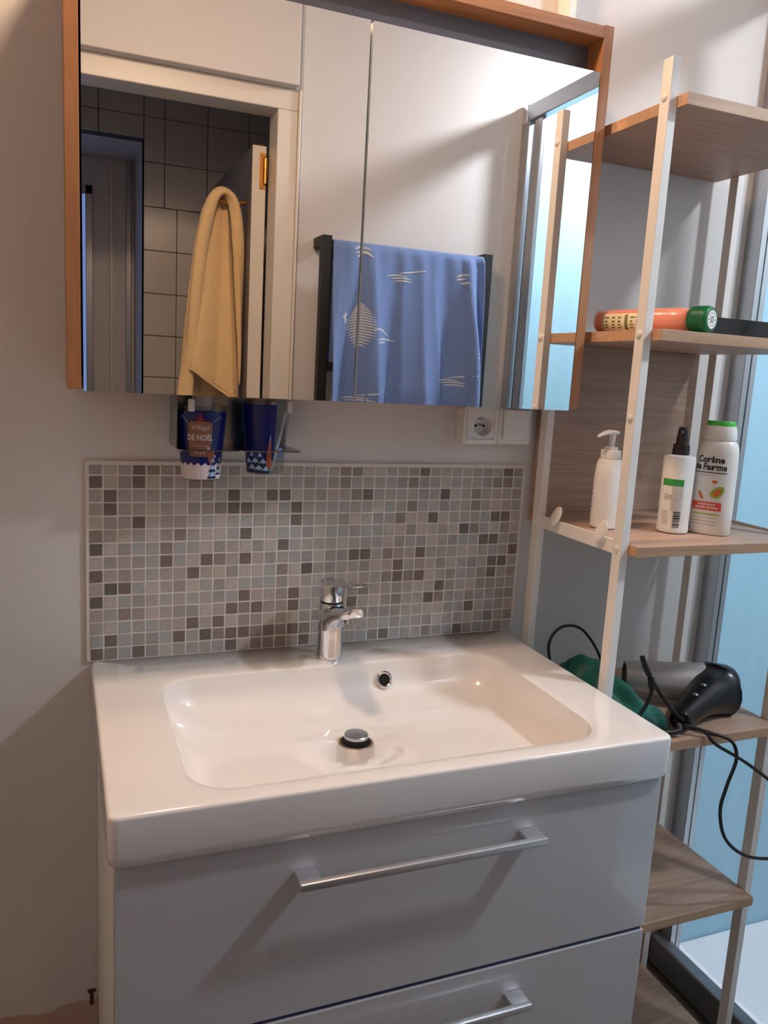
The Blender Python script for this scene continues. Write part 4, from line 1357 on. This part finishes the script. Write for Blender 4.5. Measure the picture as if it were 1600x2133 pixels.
stroke([(0.88, V0 + .285), (0.92, V0 + .280), (0.95, V0 + .284)], .003); stroke([(0.88, V0 + .296), (0.92, V0 + .300), (0.96, V0 + .302)], .003)
wave(0.68, V0 + 0.355)
wave(0.10, V0 + 0.42)
stroke([(0.09, V0 + .190), (0.10, V0 + .196), (0.085, V0 + .204), (0.10, V0 + .212), (0.09, V0 + .222)], .004)
for k in range(16):       # scribbled oval at the left
    q = k / 15
    w = math.sin(PI * (0.08 + 0.84 * q)) * 0.075
    vv = V0 + 0.165 + 0.115 * q
    stroke([(0.185 - w, vv + .006), (0.175, vv - .003), (0.185 + w, vv + .004)], .0026)
stroke([(0.13, V0 + .012), (0.17, V0 + .004), (0.23, V0 + .010)], .004); stroke([(0.14, V0 + .020), (0.20, V0 + .018), (0.24, V0 + .030)], .004); stroke([(0.15, V0 + .030), (0.18, V0 + .028)], .004)
obj('sketched_mark', b_, MT['towel_mark'], bt_)

# ================================================================== YELLOW TOWEL ON THE DOOR
YTY = -1.455
yt = thing('yellow_towel', 'yellow bath towel hanging from the hook of the open door', 'towel', (0.405, YTY, 1.86))
ZT = (1.872, 1.850, 1.814, 1.71, 1.572, 1.432, 1.29, 1.12)
XL = (0.398, 0.374, 0.356, 0.334, 0.318, 0.305, 0.292, 0.280)
XR = (0.420, 0.446, 0.462, 0.474, 0.4765, 0.4765, 0.4765, 0.4765)
def tab(z, T):
    for i in range(len(ZT) - 1):
        if ZT[i] >= z >= ZT[i + 1]:
            q = (ZT[i] - z) / (ZT[i] - ZT[i + 1])
            return T[i] + (T[i + 1] - T[i]) * q
    return T[0] if z > ZT[0] else T[-1]
def back_layer(u, t):
    z = 1.835 - 0.70 * t
    xl, xr = tab(z, XL) + 0.006, tab(z, XR) - 0.002
    x = xl + (xr - xl) * u
    return Vector((x, YTY - 0.055 - 0.008 * math.cos(u * PI * 5), z))
b_ = B(); grid_patch(b_, back_layer, 0.0, 1.0, 0.0, 1.0, 30, 30)
o = obj('towel_back', b_, MT['towel_yellow'], yt, smooth=True, angle=180)
m_ = o.modifiers.new('thick', 'SOLIDIFY'); m_.thickness = 0.005
def front(q, t):
    x0 = lerp(0.384, 0.314, t ** 0.85); x1 = lerp(0.440, 0.474, t ** 0.9)
    zb = lerp(1.338, 1.225, q ** 1.25)
    y = YTY - 0.012 + 0.022 * (abs(math.sin(q * 4.4 + 0.35 + 0.4 * t)) - 0.5) * (0.4 + 0.6 * t) + 0.030 * t - 0.020 * (1 - t) ** 2 - (0.018 * max(0, q - 0.82) / 0.18)
    x = x0 + (x1 - x0) * (q + 0.035 * math.sin(q * 7.6 * 1.0 + 2.0) * t)
    return Vector((x, y, lerp(1.846, zb, t)))
b_ = B(); grid_patch(b_, front, 0, 1, 0.0, 1.0, 44, 36)
o = obj('towel_front', b_, MT['towel_yellow'], yt, smooth=True, angle=180)
m_ = o.modifiers.new('thick', 'SOLIDIFY'); m_.thickness = 0.006
b_ = B(); add_tube(b_, [front(i / 24, 1.0) + Vector((0, 0.003, 0)) for i in range(25)], 0.0042, 8)
obj('towel_hem', b_, MT['towel_yellow'], yt, smooth=True, angle=180)
# broad outer fold looped over the hook
b_ = B()
path = [(0.300, 1.16), (0.312, 1.29), (0.326, 1.432), (0.338, 1.572), (0.352, 1.70), (0.370, 1.80), (0.386, 1.842), (0.408, 1.858), (0.432, 1.846), (0.447, 1.806), (0.4575, 1.71), (0.463, 1.58), (0.4675, 1.45), (0.470, 1.36), (0.4715, 1.295)]
wid = [0.021, 0.021, 0.020, 0.0195, 0.018, 0.0155, 0.014, 0.0135, 0.0145, 0.0155, 0.016, 0.0125, 0.0085, 0.0055, 0.002]
dep = [0.012, 0.012, 0.013, 0.013, 0.014, 0.016, 0.018, 0.018, 0.018, 0.017, 0.016, 0.014, 0.011, 0.008, 0.004]
pp = catmull([(x, YTY + 0.012 - 0.010 * (1 if i < 5 else 0) * (5 - i) / 5, z) for i, (x, z) in enumerate(path)], 5)
rings = []
n = len(pp)
for i, p in enumerate(pp):
    d = (pp[min(i + 1, n - 1)] - pp[max(i - 1, 0)]).normalized()
    sv = Vector((0, 1, 0)); tt = d.cross(sv).normalized()
    fi = min(i / 5, len(wid) - 1.001); k0 = int(fi); q = fi - k0
    w = lerp(wid[k0], wid[k0 + 1], q); h = lerp(dep[k0], dep[k0 + 1], q)
    ring = []
    for j in range(18):
        a = 2 * PI * j / 18
        r = 1 + 0.16 * math.cos(2 * a + 0.25 * i) + 0.07 * math.sin(3 * a + 0.4 * i)
        ring.append(p + tt * (w * math.cos(a) * r) + sv * (h * math.sin(a) * r))
    rings.append(ring)
add_rings(b_, rings)
obj('towel_roll', b_, MT['towel_yellow'], yt, smooth=True, angle=180)
